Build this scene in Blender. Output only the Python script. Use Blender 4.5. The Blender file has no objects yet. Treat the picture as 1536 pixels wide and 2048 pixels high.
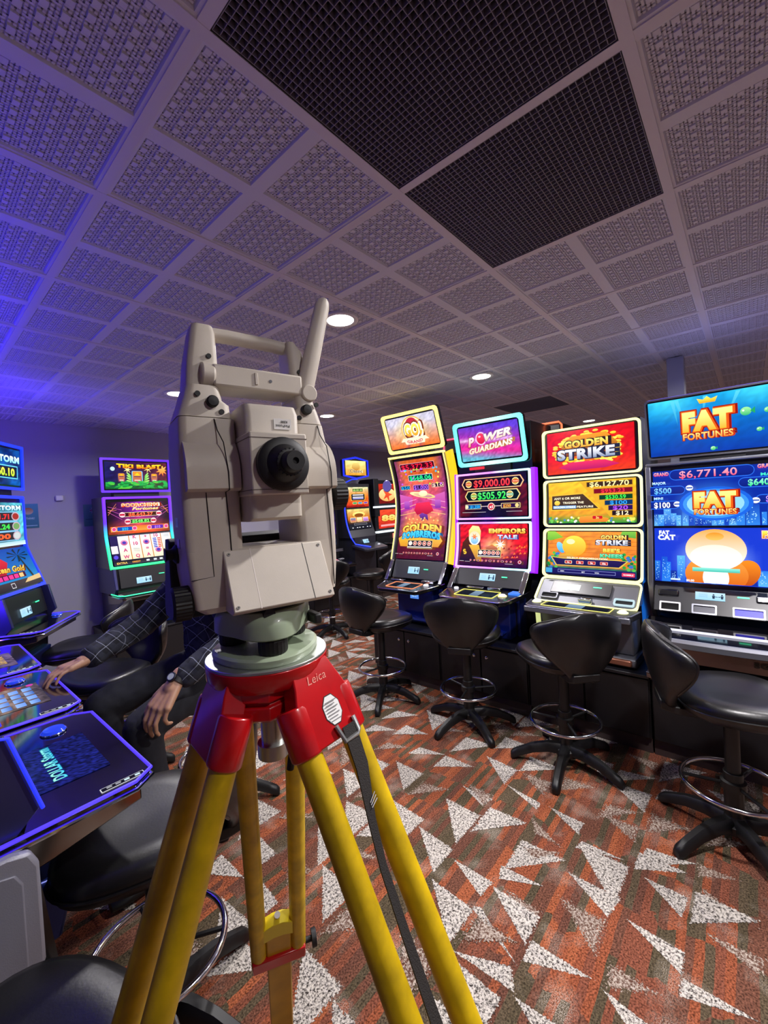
import bpy, bmesh, math, random
from mathutils import Vector, Matrix, geometry
from math import sin, cos, pi, radians as R, sqrt, atan2
S = bpy.context.scene
COL = S.collection
random.seed(7)

# ---------------------------------------------------------------- camera, world, exposure
YAW, PITCH, ROLL, FPX = R(49.11), R(-1.145), R(-3.175), 845.5
CEIL = 2.418
_cy, _sy, _cp, _sp, _cr, _sr = cos(YAW), sin(YAW), cos(PITCH), sin(PITCH), cos(ROLL), sin(ROLL)
_f = Vector((_cp*_sy, _cp*_cy, _sp)); _r0 = Vector((_cy, -_sy, 0)); _u0 = _r0.cross(_f)
_r = _r0*_cr + _u0*_sr; _u = _u0*_cr - _r0*_sr
cam = bpy.data.cameras.new('camera'); camo = bpy.data.objects.new('camera', cam); COL.objects.link(camo)
cam.sensor_fit = 'HORIZONTAL'; cam.sensor_width = 36; cam.lens = FPX/1536*36; cam.clip_start = 0.02
camo.matrix_world = Matrix(((_r.x, _u.x, -_f.x, 0), (_r.y, _u.y, -_f.y, 0), (_r.z, _u.z, -_f.z, 1.5), (0, 0, 0, 1)))
S.camera = camo
S.view_settings.view_transform = 'Standard'; S.view_settings.look = 'None'
S.view_settings.gamma = 1; S.view_settings.use_curve_mapping = False
S.view_settings.exposure = 0.38
wld = bpy.data.worlds.new('world'); S.world = wld; wld.use_nodes = True
wld.node_tree.nodes['Background'].inputs[0].default_value = (0.55, 0.5, 0.7, 1)
wld.node_tree.nodes['Background'].inputs[1].default_value = 0.0

# area lamp builder, used by the room's downlights and the added ones alike
def area(name, loc, rot, size, power, color, shape='DISK', sy=None, spread=pi):
    l = bpy.data.lights.new(name, 'AREA'); l.shape = shape; l.size = size
    if sy: l.size_y = sy
    l.energy = power; l.color = color; l.spread = spread
    o = bpy.data.objects.new(name, l); o.location = loc; o.rotation_euler = rot; COL.objects.link(o); return o

# ---------------------------------------------------------------- helpers
def lin(c):
    if isinstance(c, str):
        c = tuple(int(c[i:i+2], 16)/255 for i in (0, 2, 4))
    return tuple((v/12.92 if v <= .04045 else ((v+.055)/1.055)**2.4) for v in c[:3])

def mat(name, color='808080', rough=.5, metal=0.0, emit=None, es=1.0, spec=.5, coat=0.0, noise=None, bump=None, alpha=None, trans=0):
    m = bpy.data.materials.new(name); m.use_nodes = True
    nt = m.node_tree; b = nt.nodes['Principled BSDF']
    c = lin(color)
    b.inputs['Base Color'].default_value = (*c, 1); b.inputs['Roughness'].default_value = rough
    b.inputs['Metallic'].default_value = metal; b.inputs['Specular IOR Level'].default_value = spec
    b.inputs['Coat Weight'].default_value = coat; b.inputs['Coat Roughness'].default_value = .08
    b.inputs['Transmission Weight'].default_value = trans
    if emit:
        b.inputs['Emission Color'].default_value = (*lin(emit), 1); b.inputs['Emission Strength'].default_value = es
    tc = None
    if noise or bump:
        tc = nt.nodes.new('ShaderNodeTexCoord')
    if noise:      # (scale, amount) mottles the colour
        n = nt.nodes.new('ShaderNodeTexNoise'); n.inputs['Scale'].default_value = noise[0]; n.inputs['Detail'].default_value = 6
        nt.links.new(tc.outputs['Object'], n.inputs['Vector'])
        r = nt.nodes.new('ShaderNodeMapRange'); r.inputs[1].default_value = .3; r.inputs[2].default_value = .7
        r.inputs[3].default_value = 1-noise[1]; r.inputs[4].default_value = 1+noise[1]*.4
        nt.links.new(n.outputs[0], r.inputs[0])
        h = nt.nodes.new('ShaderNodeVectorMath'); h.operation = 'SCALE'; h.inputs[0].default_value = c
        nt.links.new(r.outputs[0], h.inputs['Scale']); nt.links.new(h.outputs[0], b.inputs['Base Color'])
    if bump:       # (scale, strength)
        n = nt.nodes.new('ShaderNodeTexNoise'); n.inputs['Scale'].default_value = bump[0]; n.inputs['Detail'].default_value = 4
        nt.links.new(tc.outputs['Object'], n.inputs['Vector'])
        bp = nt.nodes.new('ShaderNodeBump'); bp.inputs['Strength'].default_value = bump[1]; bp.inputs['Distance'].default_value = .002
        nt.links.new(n.outputs[0], bp.inputs['Height']); nt.links.new(bp.outputs[0], b.inputs['Normal'])
    return m

def tag(o, label=None, cat=None, group=None, kind=None):
    if label: o['label'] = label
    if cat: o['category'] = cat
    if group: o['group'] = group
    if kind: o['kind'] = kind
    return o

def thing(name, label, cat, loc=(0, 0, 0), rz=0.0, group=None):
    o = bpy.data.objects.new(name, None); o.empty_display_size = .05
    o.location = loc; o.rotation_euler = (0, 0, rz); COL.objects.link(o)
    return tag(o, label, cat, group)

def copy_tree(o, parent=None):
    c = o.copy(); COL.objects.link(c)
    if parent: c.parent = parent
    for ch in o.children: copy_tree(ch, c)
    return c

def V(*a): return Vector(a)

class MB:
    def __init__(s): s.v = []; s.f = []; s.m = []; s.T = None
    def add(s, vs, fs, mi=0):
        n = len(s.v)
        vs = [Vector(p) for p in vs]
        if s.T is not None: vs = [s.T @ p for p in vs]
        s.v += vs; s.f += [tuple(i+n for i in f) for f in fs]; s.m += [mi]*len(fs); return s
    def box(s, c, d, mi=0, rot=None, taper=None):
        x, y, z = d[0]/2, d[1]/2, d[2]/2
        vs = [V(a, b, e) for e in (-z, z) for a, b in ((-x, -y), (x, -y), (x, y), (-x, y))]
        if taper: vs = [V(p.x*(taper[0] if p.z > 0 else 1), p.y*(taper[1] if p.z > 0 else 1), p.z) for p in vs]
        if rot is not None: vs = [rot @ p for p in vs]
        vs = [p+Vector(c) for p in vs]
        return s.add(vs, [(3, 2, 1, 0), (4, 5, 6, 7), (0, 1, 5, 4), (1, 2, 6, 5), (2, 3, 7, 6), (3, 0, 4, 7)], mi)
    def bx(s, x0, x1, y0, y1, z0, z1, mi=0):
        return s.box(((x0+x1)/2, (y0+y1)/2, (z0+z1)/2), (x1-x0, y1-y0, z1-z0), mi)
    def prism(s, poly, a, b, axis='x', mi=0, mi_cap=None):
        # poly in the two other axes, extruded from a to b along axis
        def P(p, t): return {'x': V(t, p[0], p[1]), 'y': V(p[0], t, p[1]), 'z': V(p[0], p[1], t)}[axis]
        n = len(poly); vs = [P(p, a) for p in poly]+[P(p, b) for p in poly]
        fs = [(i, (i+1) % n, n+(i+1) % n, n+i) for i in range(n)]
        s.add(vs, fs, mi)
        tri = geometry.tessellate_polygon([[V(p[0], p[1], 0) for p in poly]])
        s.add(vs, [t for t in tri]+[tuple(n+i for i in reversed(t)) for t in tri], mi if mi_cap is None else mi_cap)
        return s
    def tube(s, path, r, n=12, mi=0, closed=False, caps=True, flat=1.0, up=None):
        path = [Vector(p) for p in path]; m = len(path)
        rs = r if isinstance(r, (list, tuple)) else [r]*m
        vs = []; prev = None
        for i, p in enumerate(path):
            a = path[i-1] if (i > 0 or closed) else p; b = path[(i+1) % m] if (i < m-1 or closed) else p
            t = (b-a).normalized()
            if prev is None:
                w = Vector(up) if up else (V(0, 0, 1) if abs(t.z) < .9 else V(1, 0, 0))
                e1 = t.cross(w).normalized()
            else:
                e1 = (prev-t*prev.dot(t)).normalized()
            prev = e1; e2 = t.cross(e1)
            for k in range(n):
                an = 2*pi*k/n
                vs.append(p+(e1*cos(an)*rs[i]+e2*sin(an)*rs[i]*flat))
        fs = []
        for i in range(m if closed else m-1):
            j = (i+1) % m
            for k in range(n):
                l = (k+1) % n; fs.append((i*n+k, i*n+l, j*n+l, j*n+k))
        if caps and not closed:
            fs.append(tuple(range(n))[::-1]); fs.append(tuple((m-1)*n+k for k in range(n)))
        return s.add(vs, fs, mi)
    def cyl(s, a, b, r, n=20, mi=0, r2=None):
        return s.tube([a, b], [r, r if r2 is None else r2], n, mi)
    def lathe(s, prof, n=32, c=(0, 0, 0), mi=0, axis='z', cap=True):
        c = Vector(c); vs = []
        for (r, h) in prof:
            for k in range(n):
                a = 2*pi*k/n; x, y = r*cos(a), r*sin(a)
                vs.append(c+{'z': V(x, y, h), 'y': V(x, h, y), 'x': V(h, x, y)}[axis])
        fs = []
        for i in range(len(prof)-1):
            for k in range(n):
                l = (k+1) % n; fs.append((i*n+k, i*n+l, (i+1)*n+l, (i+1)*n+k))
        if cap: fs += [tuple(range(n))[::-1], tuple((len(prof)-1)*n+k for k in range(n))]
        return s.add(vs, fs, mi)
    def loft(s, rings, mi=0, closed=True, caps=True):
        n = len(rings[0]); vs = [Vector(p) for r in rings for p in r]; fs = []
        for i in range(len(rings)-1):
            for k in range(n if closed else n-1):
                l = (k+1) % n; fs.append((i*n+k, i*n+l, (i+1)*n+l, (i+1)*n+k))
        if caps and closed: fs += [tuple(range(n))[::-1], tuple((len(rings)-1)*n+k for k in range(n))]
        return s.add(vs, fs, mi)
    def sphere(s, c, r, n=16, mi=0, sc=(1, 1, 1)):
        prof = [(r*sin(pi*i/n) if 0 < i < n else r*.02, -r*cos(pi*i/n)) for i in range(n+1)]
        c = Vector(c); vs = []
        m = n*2
        for (rr, h) in prof:
            for k in range(m):
                a = 2*pi*k/m; vs.append(c+V(rr*cos(a)*sc[0], rr*sin(a)*sc[1], h*sc[2]))
        fs = [(i*m+k, i*m+(k+1) % m, (i+1)*m+(k+1) % m, (i+1)*m+k) for i in range(n) for k in range(m)]
        fs += [tuple(range(m))[::-1], tuple(n*m+k for k in range(m))]
        return s.add(vs, fs, mi)
    def build(s, name, mats, parent=None, smooth=35, bevel=0, segs=2, sub=0, label=None, fix=True, loc=None):
        me = bpy.data.meshes.new(name); me.from_pydata([tuple(p) for p in s.v], [], s.f)
        if not isinstance(mats, (list, tuple)): mats = [mats]
        for m in mats: me.materials.append(m)
        me.polygons.foreach_set('material_index', s.m)
        if fix or bevel or sub:
            b = bmesh.new(); b.from_mesh(me)
            bmesh.ops.remove_doubles(b, verts=b.verts, dist=1e-5)
            bmesh.ops.recalc_face_normals(b, faces=b.faces); b.to_mesh(me); b.free()
        if smooth:
            me.shade_smooth()
            if not sub: me.set_sharp_from_angle(angle=R(smooth))
        o = bpy.data.objects.new(name, me); COL.objects.link(o)
        if parent: o.parent = parent
        if loc: o.location = loc
        if bevel:
            m = o.modifiers.new('bevel', 'BEVEL'); m.width = bevel; m.segments = segs; m.limit_method = 'ANGLE'; m.angle_limit = R(35)
            m.harden_normals = False
        if sub:
            m = o.modifiers.new('subdivision', 'SUBSURF'); m.levels = sub; m.render_levels = sub
        if label: o['label'] = label
        return o

def rrect(w, h, r, n=5, cx=0, cy=0):
    pts = []
    for (sx, sy, a0) in ((1, 1, 0), (-1, 1, 90), (-1, -1, 180), (1, -1, 270)):
        for i in range(n+1):
            a = R(a0+90*i/n); pts.append((cx+sx*(w/2-r)+r*cos(a), cy+sy*(h/2-r)+r*sin(a)))
    return pts

def bez(p0, p1, p2, p3, n=12):
    p0, p1, p2, p3 = map(Vector, (p0, p1, p2, p3)); out = []
    for i in range(n+1):
        t = i/n; out.append(p0*(1-t)**3+p1*3*t*(1-t)**2+p2*3*t*t*(1-t)+p3*t**3)
    return out

def crom(pts, n=8, closed=False):
    pts = [Vector(p) for p in pts]; m = len(pts); out = []
    for i in range(m if closed else m-1):
        if closed: a, b, c, d = pts[i-1], pts[i], pts[(i+1) % m], pts[(i+2) % m]
        else: a, b, c, d = pts[max(i-1, 0)], pts[i], pts[i+1], pts[min(i+2, m-1)]
        for k in range(n):
            t = k/n
            out.append(.5*((2*b)+(c-a)*t+(2*a-5*b+4*c-d)*t*t+(3*b-a-3*c+d)*t**3))
    if not closed: out.append(pts[-1])
    return out

# ---------------------------------------------------------------- lit picture surfaces
def emis_mat(name, strength):
    m = bpy.data.materials.new(name); m.use_nodes = True; nt = m.node_tree; nt.nodes.clear()
    a = nt.nodes.new('ShaderNodeVertexColor'); a.layer_name = 'Col'
    e = nt.nodes.new('ShaderNodeEmission'); e.inputs[1].default_value = strength
    g = nt.nodes.new('ShaderNodeBsdfGlossy'); g.inputs['Roughness'].default_value = .15; g.inputs[0].default_value = (.04, .04, .04, 1)
    ad = nt.nodes.new('ShaderNodeAddShader'); o = nt.nodes.new('ShaderNodeOutputMaterial')
    nt.links.new(a.outputs[0], e.inputs[0]); nt.links.new(e.outputs[0], ad.inputs[0]); nt.links.new(g.outputs[0], ad.inputs[1])
    nt.links.new(ad.outputs[0], o.inputs[0]); return m
def paint_mat(name):
    m = bpy.data.materials.new(name); m.use_nodes = True; nt = m.node_tree
    a = nt.nodes.new('ShaderNodeVertexColor'); a.layer_name = 'Col'
    nt.links.new(a.outputs[0], nt.nodes['Principled BSDF'].inputs['Base Color'])
    nt.nodes['Principled BSDF'].inputs['Roughness'].default_value = .5; return m
M_SCREEN = emis_mat('lit_display', .98)
M_PRINT = paint_mat('printed_surface')

_tc = {}
def text_mesh(s, off, shear):
    k = (s, off, shear)
    if k not in _tc:
        c = bpy.data.curves.new('t', 'FONT'); c.body = s; c.offset = off; c.shear = shear; c.resolution_u = 3; c.space_character = 1.02+off*1.2
        o = bpy.data.objects.new('t', c); m = o.to_mesh()
        vs = [(v.co.x, v.co.y) for v in m.vertices]; fs = [tuple(p.vertices) for p in m.polygons]
        o.to_mesh_clear(); bpy.data.objects.remove(o); bpy.data.curves.remove(c)
        _tc[k] = (vs, fs)
    return _tc[k]

class Canvas:
    """a lit or printed picture in metres, w wide and h high, laid on a (curved) surface"""
    def __init__(s, w, h, fn=None, curved=False):
        s.curved = curved; s.w, s.h = w, h; s.fn = fn or (lambda u, v, l: V(u-w/2, -l, v)); s.v = []; s.c = []; s.f = []; s.l = 0.0
    def _c(s, c, v):
        if callable(c): return c(v)
        return c
    def shape(s, pts, faces, col, col2=None, dl=.0003, ng=None):
        s.l += dl; n = len(s.v)
        pts = [(min(max(p[0], 0), s.w), min(max(p[1], 0), s.h)) for p in pts]
        c1 = lin(col); c2 = lin(col2) if col2 else c1
        vs = [p[1] for p in pts]; lo, hi = min(vs), max(vs)
        for p in pts:
            t = (p[1]-lo)/(hi-lo) if hi > lo else 0
            s.v.append(s.fn(p[0], p[1], s.l)); s.c.append(tuple(a*(1-t)+b*t for a, b in zip(c1, c2)))
        fl = [tuple(i+n for i in f) for f in faces]
        if hi-lo > .045 and s.curved: fl = s._bands(fl, n, pts, lo)
        s.f += fl; return s
    def _bands(s, fl, n, pts, lo, st=.03):
        """cut faces into horizontal strips so that they follow a bowed surface"""
        P = {n+i: (p[0], p[1]) for i, p in enumerate(pts)}; out = []; cache = {}
        def mid(a, b, y, k):
            key = (min(a, b), max(a, b), k)
            if key not in cache:
                pa, pb = P[a], P[b]; t = (y-pa[1])/(pb[1]-pa[1]); i = len(s.v)
                x = pa[0]+(pb[0]-pa[0])*t; s.v.append(s.fn(x, y, s.l)); s.c.append(tuple(u*(1-t)+w*t for u, w in zip(s.c[a], s.c[b]))); P[i] = (x, y); cache[key] = i
            return cache[key]
        for f in fl:
            ys = [P[i][1] for i in f]; k = int((min(ys)-lo)/st)+1; rest = list(f)
            while rest and lo+k*st < max(P[i][1] for i in rest)-1e-6:
                y = lo+k*st; low = []; up = []
                for i, a in enumerate(rest):
                    b = rest[(i+1) % len(rest)]; ya, yb = P[a][1], P[b][1]
                    if ya <= y: low.append(a)
                    if ya >= y: up.append(a)
                    if (ya-y)*(yb-y) < 0: m = mid(a, b, y, k); low.append(m); up.append(m)
                if len(low) > 2: out.append(tuple(low))
                rest = up if len(up) > 2 else []; k += 1
            if len(rest) > 2: out.append(tuple(rest))
        return out
    def bg(s, fn, nx=12, ny=16, x0=0, y0=0, x1=None, y1=None):
        x1 = s.w if x1 is None else x1; y1 = s.h if y1 is None else y1
        s.l += .0003; n = len(s.v)
        for j in range(ny+1):
            for i in range(nx+1):
                a, b = i/nx, j/ny
                s.v.append(s.fn(x0+(x1-x0)*a, y0+(y1-y0)*b, s.l)); s.c.append(lin(fn(a, b)))
        s.f += [(n+j*(nx+1)+i, n+j*(nx+1)+i+1, n+(j+1)*(nx+1)+i+1, n+(j+1)*(nx+1)+i) for j in range(ny) for i in range(nx)]
        return s
    def poly(s, pts, col, col2=None):
        tri = geometry.tessellate_polygon([[V(p[0], p[1], 0) for p in pts]])
        return s.shape(pts, [tuple(t) for t in tri], col, col2)
    def rect(s, x0, y0, x1, y1, col, col2=None, ny=6):
        pts = []; fs = []
        for j in range(ny+1):
            y = y0+(y1-y0)*j/ny; pts += [(x0, y), (x1, y)]
        for j in range(ny): fs.append((2*j, 2*j+1, 2*j+3, 2*j+2))
        return s.shape(pts, fs, col, col2)
    def rr(s, cx, cy, w, h, r, col, col2=None):
        pts = [(cx, cy)]+rrect(w, h, min(r, w/2-1e-5, h/2-1e-5), 4, cx, cy); n = len(pts)-1
        return s.shape(pts, [(0, 1+i, 1+(i+1) % n) for i in range(n)], col, col2)
    def ell(s, cx, cy, a, b, col, col2=None, n=28, rot=0, t0=0, t1=360):
        pts = [(cx, cy)]
        full = (t1-t0 == 360)
        for i in range(n if full else n+1):
            t = R(t0+(t1-t0)*i/n); x, y = a*cos(t), b*sin(t); pts.append((cx+x*cos(rot)-y*sin(rot), cy+x*sin(rot)+y*cos(rot)))
        m = len(pts)-1
        return s.shape(pts, [(0, 1+i, 1+(i+1) % m) for i in range(m if full else m-1)], col, col2)
    def star(s, cx, cy, r1, r2, n, col, col2=None, ph=0):
        pts = [(cx, cy)]
        for i in range(2*n):
            t = pi*i/n+ph; r = r1 if i % 2 == 0 else r2; pts.append((cx+r*cos(t), cy+r*sin(t)))
        return s.shape(pts, [(0, 1+i, 1+(i+1) % (2*n)) for i in range(2*n)], col, col2)
    def line(s, x0, y0, x1, y1, w, col):
        d = Vector((x1-x0, y1-y0)).normalized()*w/2; a, b = -d.y, d.x
        return s.shape([(x0+a, y0+b), (x0-a, y0-b), (x1-a, y1-b), (x1+a, y1+b)], [(0, 1, 2, 3)], col)
    def frame(s, x0, y0, x1, y1, t, col):
        s.rect(x0, y0, x1, y0+t, col); s.rect(x0, y1-t, x1, y1, col); s.rect(x0, y0, x0+t, y1, col); s.rect(x1-t, y0, x1, y1, col); return s
    def text(s, t, cx, cy, h, col, col2=None, out=None, ow=.06, bold=.02, shear=0, rot=0, width=None, arc=0, align='c', out2=None):
        """h is the cap height; width, if given, is the full width the word is fitted to"""
        def lay(off, c, c2):
            vs, fs = text_mesh(t, off, shear)
            if not vs: return
            b, _ = text_mesh(t, bold, shear)
            xs = [p[0] for p in b]; x0, x1 = min(xs), max(xs)
            k = h/.72; kx = k if width is None else width/(x1-x0)
            ax = (x0+x1)/2 if align == 'c' else (x0 if align == 'l' else x1)
            pts = []
            for (x, y) in vs:
                a = (x-ax)*kx; b_ = (y-.36)*k
                if arc: b_ += arc*(1-(2*a/(kx*(x1-x0)))**2)
                pts.append((cx+a*cos(rot)-b_*sin(rot), cy+a*sin(rot)+b_*cos(rot)))
            s.shape(pts, fs, c, c2)
        if out2: lay(bold+ow*1.9, out2, None)
        if out: lay(bold+ow, out, None)
        lay(bold, col, col2); return s
    def build(s, name, parent, material=None, label=None):
        me = bpy.data.meshes.new(name); me.from_pydata([tuple(p) for p in s.v], [], s.f)
        me.materials.append(material or M_SCREEN)
        at = me.color_attributes.new('Col', 'FLOAT_COLOR', 'POINT')
        at.data.foreach_set('color', [x for c in s.c for x in (*c, 1.0)])
        o = bpy.data.objects.new(name, me); COL.objects.link(o)
        if parent: o.parent = parent
        if label: o['label'] = label
        return o

def curve_map(w, prof, off=.002):
    """prof: (y, z) polyline from the bottom up in the machine's own frame (front is -y); returns fn and height"""
    P = [Vector((0, y, z)) for y, z in prof]; L = [0]
    for a, b in zip(P, P[1:]): L.append(L[-1]+(b-a).length)
    N = []
    for i in range(len(P)):
        t = (P[min(i+1, len(P)-1)]-P[max(i-1, 0)]).normalized(); N.append(V(0, -t.z, t.y))
    H = L[-1]
    def fn(u, v, l):
        k = 0
        while k < len(L)-2 and v > L[k+1]: k += 1
        t = (v-L[k])/(L[k+1]-L[k]); p = P[k].lerp(P[k+1], t); n = N[k].lerp(N[k+1], t)
        return p+n*(l+off)+V(u-w/2, 0, 0)
    return fn, H

def arcprof(y0, z0, y1, z1, sag, n=14):
    """profile from (y0,z0) up to (y1,z1) bowed away from the player (+y) by sag"""
    return [(y0+(y1-y0)*t+sag*4*t*(1-t), z0+(z1-z0)*t) for t in [i/n for i in range(n+1)]]
# ================================================================= room
def carpet_mat():
    m = bpy.data.materials.new('carpet_ground'); m.use_nodes = True; nt = m.node_tree; b = nt.nodes['Principled BSDF']
    N = nt.nodes.new; L = nt.links.new
    tc = N('ShaderNodeTexCoord'); 
    # woven bars: straight strips about 3.5 cm wide and 20 cm long, each of one yarn
    sp = N('ShaderNodeSeparateXYZ'); L(tc.outputs['Object'], sp.inputs[0])
    wob = N('ShaderNodeTexNoise'); wob.inputs['Scale'].default_value = 9; L(tc.outputs['Object'], wob.inputs['Vector'])
    def fl(out, k, amt):
        w_ = N('ShaderNodeMath'); w_.operation = 'MULTIPLY_ADD'; L(wob.outputs[0], w_.inputs[0]); w_.inputs[1].default_value = amt; L(out, w_.inputs[2])
        m_ = N('ShaderNodeMath'); m_.operation = 'MULTIPLY'; L(w_.outputs[0], m_.inputs[0]); m_.inputs[1].default_value = k
        f_ = N('ShaderNodeMath'); f_.operation = 'FLOOR'; L(m_.outputs[0], f_.inputs[0]); return f_.outputs[0]
    cb = N('ShaderNodeCombineXYZ'); L(fl(sp.outputs[0], 4.6, .16), cb.inputs[0]); L(fl(sp.outputs[1], 38, .014), cb.inputs[1])
    n = N('ShaderNodeTexWhiteNoise'); n.noise_dimensions = '2D'; L(cb.outputs[0], n.inputs['Vector'])
    r = N('ShaderNodeValToRGB'); L(n.outputs[0], r.inputs[0]); r.color_ramp.interpolation = 'CONSTANT'
    el = r.color_ramp.elements
    cs = [(.0, '544838'), (.16, '664234'), (.34, '864a32'), (.52, '764534'), (.68, '925236'), (.78, '4e4434'), (.90, '603e32')]
    el[0].position = cs[0][0]; el[0].color = (*lin(cs[0][1]), 1); el[1].position = cs[-1][0]; el[1].color = (*lin(cs[-1][1]), 1)
    for p, c in cs[1:-1]: e = el.new(p); e.color = (*lin(c), 1)
    f = N('ShaderNodeTexNoise'); f.inputs['Scale'].default_value = 170; f.inputs['Detail'].default_value = 3; L(tc.outputs['Object'], f.inputs['Vector'])
    fr = N('ShaderNodeMapRange'); fr.inputs[1].default_value = .3; fr.inputs[2].default_value = .7; fr.inputs[3].default_value = .25; fr.inputs[4].default_value = 1.8; L(f.outputs[0], fr.inputs[0])
    w = N('ShaderNodeTexNoise'); w.inputs['Scale'].default_value = 7; w.inputs['Detail'].default_value = 4; L(tc.outputs['Object'], w.inputs['Vector'])
    wr = N('ShaderNodeMapRange'); wr.inputs[1].default_value = .55; wr.inputs[2].default_value = .72; wr.inputs[4].default_value = .55; L(w.outputs[0], wr.inputs[0])
    g = N('ShaderNodeTexNoise'); g.inputs['Scale'].default_value = 330; g.inputs['Detail'].default_value = 2; L(tc.outputs['Object'], g.inputs['Vector'])
    gr = N('ShaderNodeMapRange'); gr.inputs[1].default_value = .45; gr.inputs[2].default_value = .6; L(g.outputs[0], gr.inputs[0])
    mu = N('ShaderNodeMath'); mu.operation = 'MULTIPLY'; L(wr.outputs[0], mu.inputs[0]); L(gr.outputs[0], mu.inputs[1])
    s = N('ShaderNodeVectorMath'); s.operation = 'SCALE'; L(r.outputs[0], s.inputs[0]); L(fr.outputs[0], s.inputs['Scale'])
    mx = N('ShaderNodeMix'); mx.data_type = 'RGBA'; L(mu.outputs[0], mx.inputs[0]); L(s.outputs[0], mx.inputs[6]); mx.inputs[7].default_value = (*lin('c8bdae'), 1)
    L(mx.outputs[2], b.inputs['Base Color']); b.inputs['Roughness'].default_value = .95; b.inputs['Specular IOR Level'].default_value = .1
    bp = N('ShaderNodeBump'); bp.inputs['Strength'].default_value = .8; bp.inputs['Distance'].default_value = .004; L(f.outputs[0], bp.inputs['Height']); L(bp.outputs[0], b.inputs['Normal'])
    return m
def fleck_mat(name, c1, c2, lo=.38, hi=.55):
    m = bpy.data.materials.new(name); m.use_nodes = True; nt = m.node_tree; b = nt.nodes['Principled BSDF']; N = nt.nodes.new; L = nt.links.new
    tc = N('ShaderNodeTexCoord'); f = N('ShaderNodeTexNoise'); f.inputs['Scale'].default_value = 125; f.inputs['Detail'].default_value = 4; f.inputs['Roughness'].default_value = .8
    L(tc.outputs['Object'], f.inputs['Vector']); r = N('ShaderNodeMapRange'); r.inputs[1].default_value = lo; r.inputs[2].default_value = hi; L(f.outputs[0], r.inputs[0])
    mx = N('ShaderNodeMix'); mx.data_type = 'RGBA'; L(r.outputs[0], mx.inputs[0]); mx.inputs[6].default_value = (*lin(c1), 1); mx.inputs[7].default_value = (*lin(c2), 1)
    L(mx.outputs[2], b.inputs['Base Color']); b.inputs['Roughness'].default_value = .95; b.inputs['Specular IOR Level'].default_value = .1
    bp = N('ShaderNodeBump'); bp.inputs['Strength'].default_value = .8; bp.inputs['Distance'].default_value = .004; L(f.outputs[0], bp.inputs['Height']); L(bp.outputs[0], b.inputs['Normal'])
    return m
def dissolve(m, soft):
    """let the woven figure break up into the ground along its edges"""
    nt = m.node_tree; N = nt.nodes.new; L = nt.links.new; out = nt.nodes['Material Output']; b = nt.nodes['Principled BSDF']
    at = N('ShaderNodeVertexColor'); at.layer_name = 'Bary'; sp = N('ShaderNodeSeparateColor'); L(at.outputs[0], sp.inputs[0])
    m1 = N('ShaderNodeMath'); m1.operation = 'MINIMUM'; L(sp.outputs[0], m1.inputs[0]); L(sp.outputs[1], m1.inputs[1])
    m2 = N('ShaderNodeMath'); m2.operation = 'MINIMUM'; L(m1.outputs[0], m2.inputs[0]); L(sp.outputs[2], m2.inputs[1])
    tc = N('ShaderNodeTexCoord'); n = N('ShaderNodeTexNoise'); n.inputs['Scale'].default_value = 140; n.inputs['Detail'].default_value = 3; L(tc.outputs['Object'], n.inputs['Vector'])
    r = N('ShaderNodeMapRange'); r.inputs[1].default_value = .3; r.inputs[2].default_value = .7; r.inputs[3].default_value = 0; r.inputs[4].default_value = soft; L(n.outputs[0], r.inputs[0])
    g = N('ShaderNodeMath'); g.operation = 'GREATER_THAN'; L(m2.outputs[0], g.inputs[0]); L(r.outputs[0], g.inputs[1])
    t = N('ShaderNodeBsdfTransparent'); mx = N('ShaderNodeMixShader'); L(g.outputs[0], mx.inputs[0]); L(t.outputs[0], mx.inputs[1]); L(b.outputs[0], mx.inputs[2]); L(mx.outputs[0], out.inputs[0])
    return m
X0, X1, Y0, Y1 = -3.2, 8.2, -2.9, 4.93
f = MB(); f.bx(X0-.1, X1+.1, Y0-.1, Y1+.1, -.1, 0)
tri = [[(1.55, .6), (1.56, .41), (1.39, .41)], [(1.67, .59), (1.67, .4), (1.57, .42)], [(1.45, .98), (1.45, .8), (1.37, .81)], [(1.46, .78), (1.45, .6), (1.35, .6)],
       [(1.14, .79), (1.21, .62), (1.15, .58)], [(1.33, .6), (1.25, .6), (1.33, .41)], [(1.42, .39), (1.32, .38), (1.41, .23)], [(1.32, .38), (1.3, .22), (1.22, .24)],
       [(1.6, .37), (1.59, .2), (1.51, .2)], [(1.71, .19), (1.72, 0), (1.64, 0)], [(1.5, .2), (1.44, .2), (1.5, .02)], [(1.14, .58), (1.15, .42), (1.06, .42)],
       [(2.02, .21), (1.94, .2), (2.02, .05)], [(1.94, .39), (1.84, .39), (1.94, .22)], [(1.82, .35), (1.82, .21), (1.72, .22)], [(1.91, .19), (1.83, .02), (1.82, .18)],
       [(1.31, .82), (1.33, .79), (1.23, .61)], [(1.81, .6), (1.86, .43), (1.86, .59)], [(1.68, .79), (1.76, .62), (1.64, .72)], [(1.54, .81), (1.55, .64), (1.48, .79)],
       [(1.98, .77), (1.97, .61), (1.89, .61)], [(2.09, .59), (2.09, .4), (1.97, .4)], [(1.87, 1.18), (1.87, 1.01), (1.8, 1.03)], [(2.01, 1.0), (1.98, .81), (1.93, .81)], [(1.88, .83), (1.77, .63), (1.78, .77)]]
rnd = random.Random(3)
yb = -1.0
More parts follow.
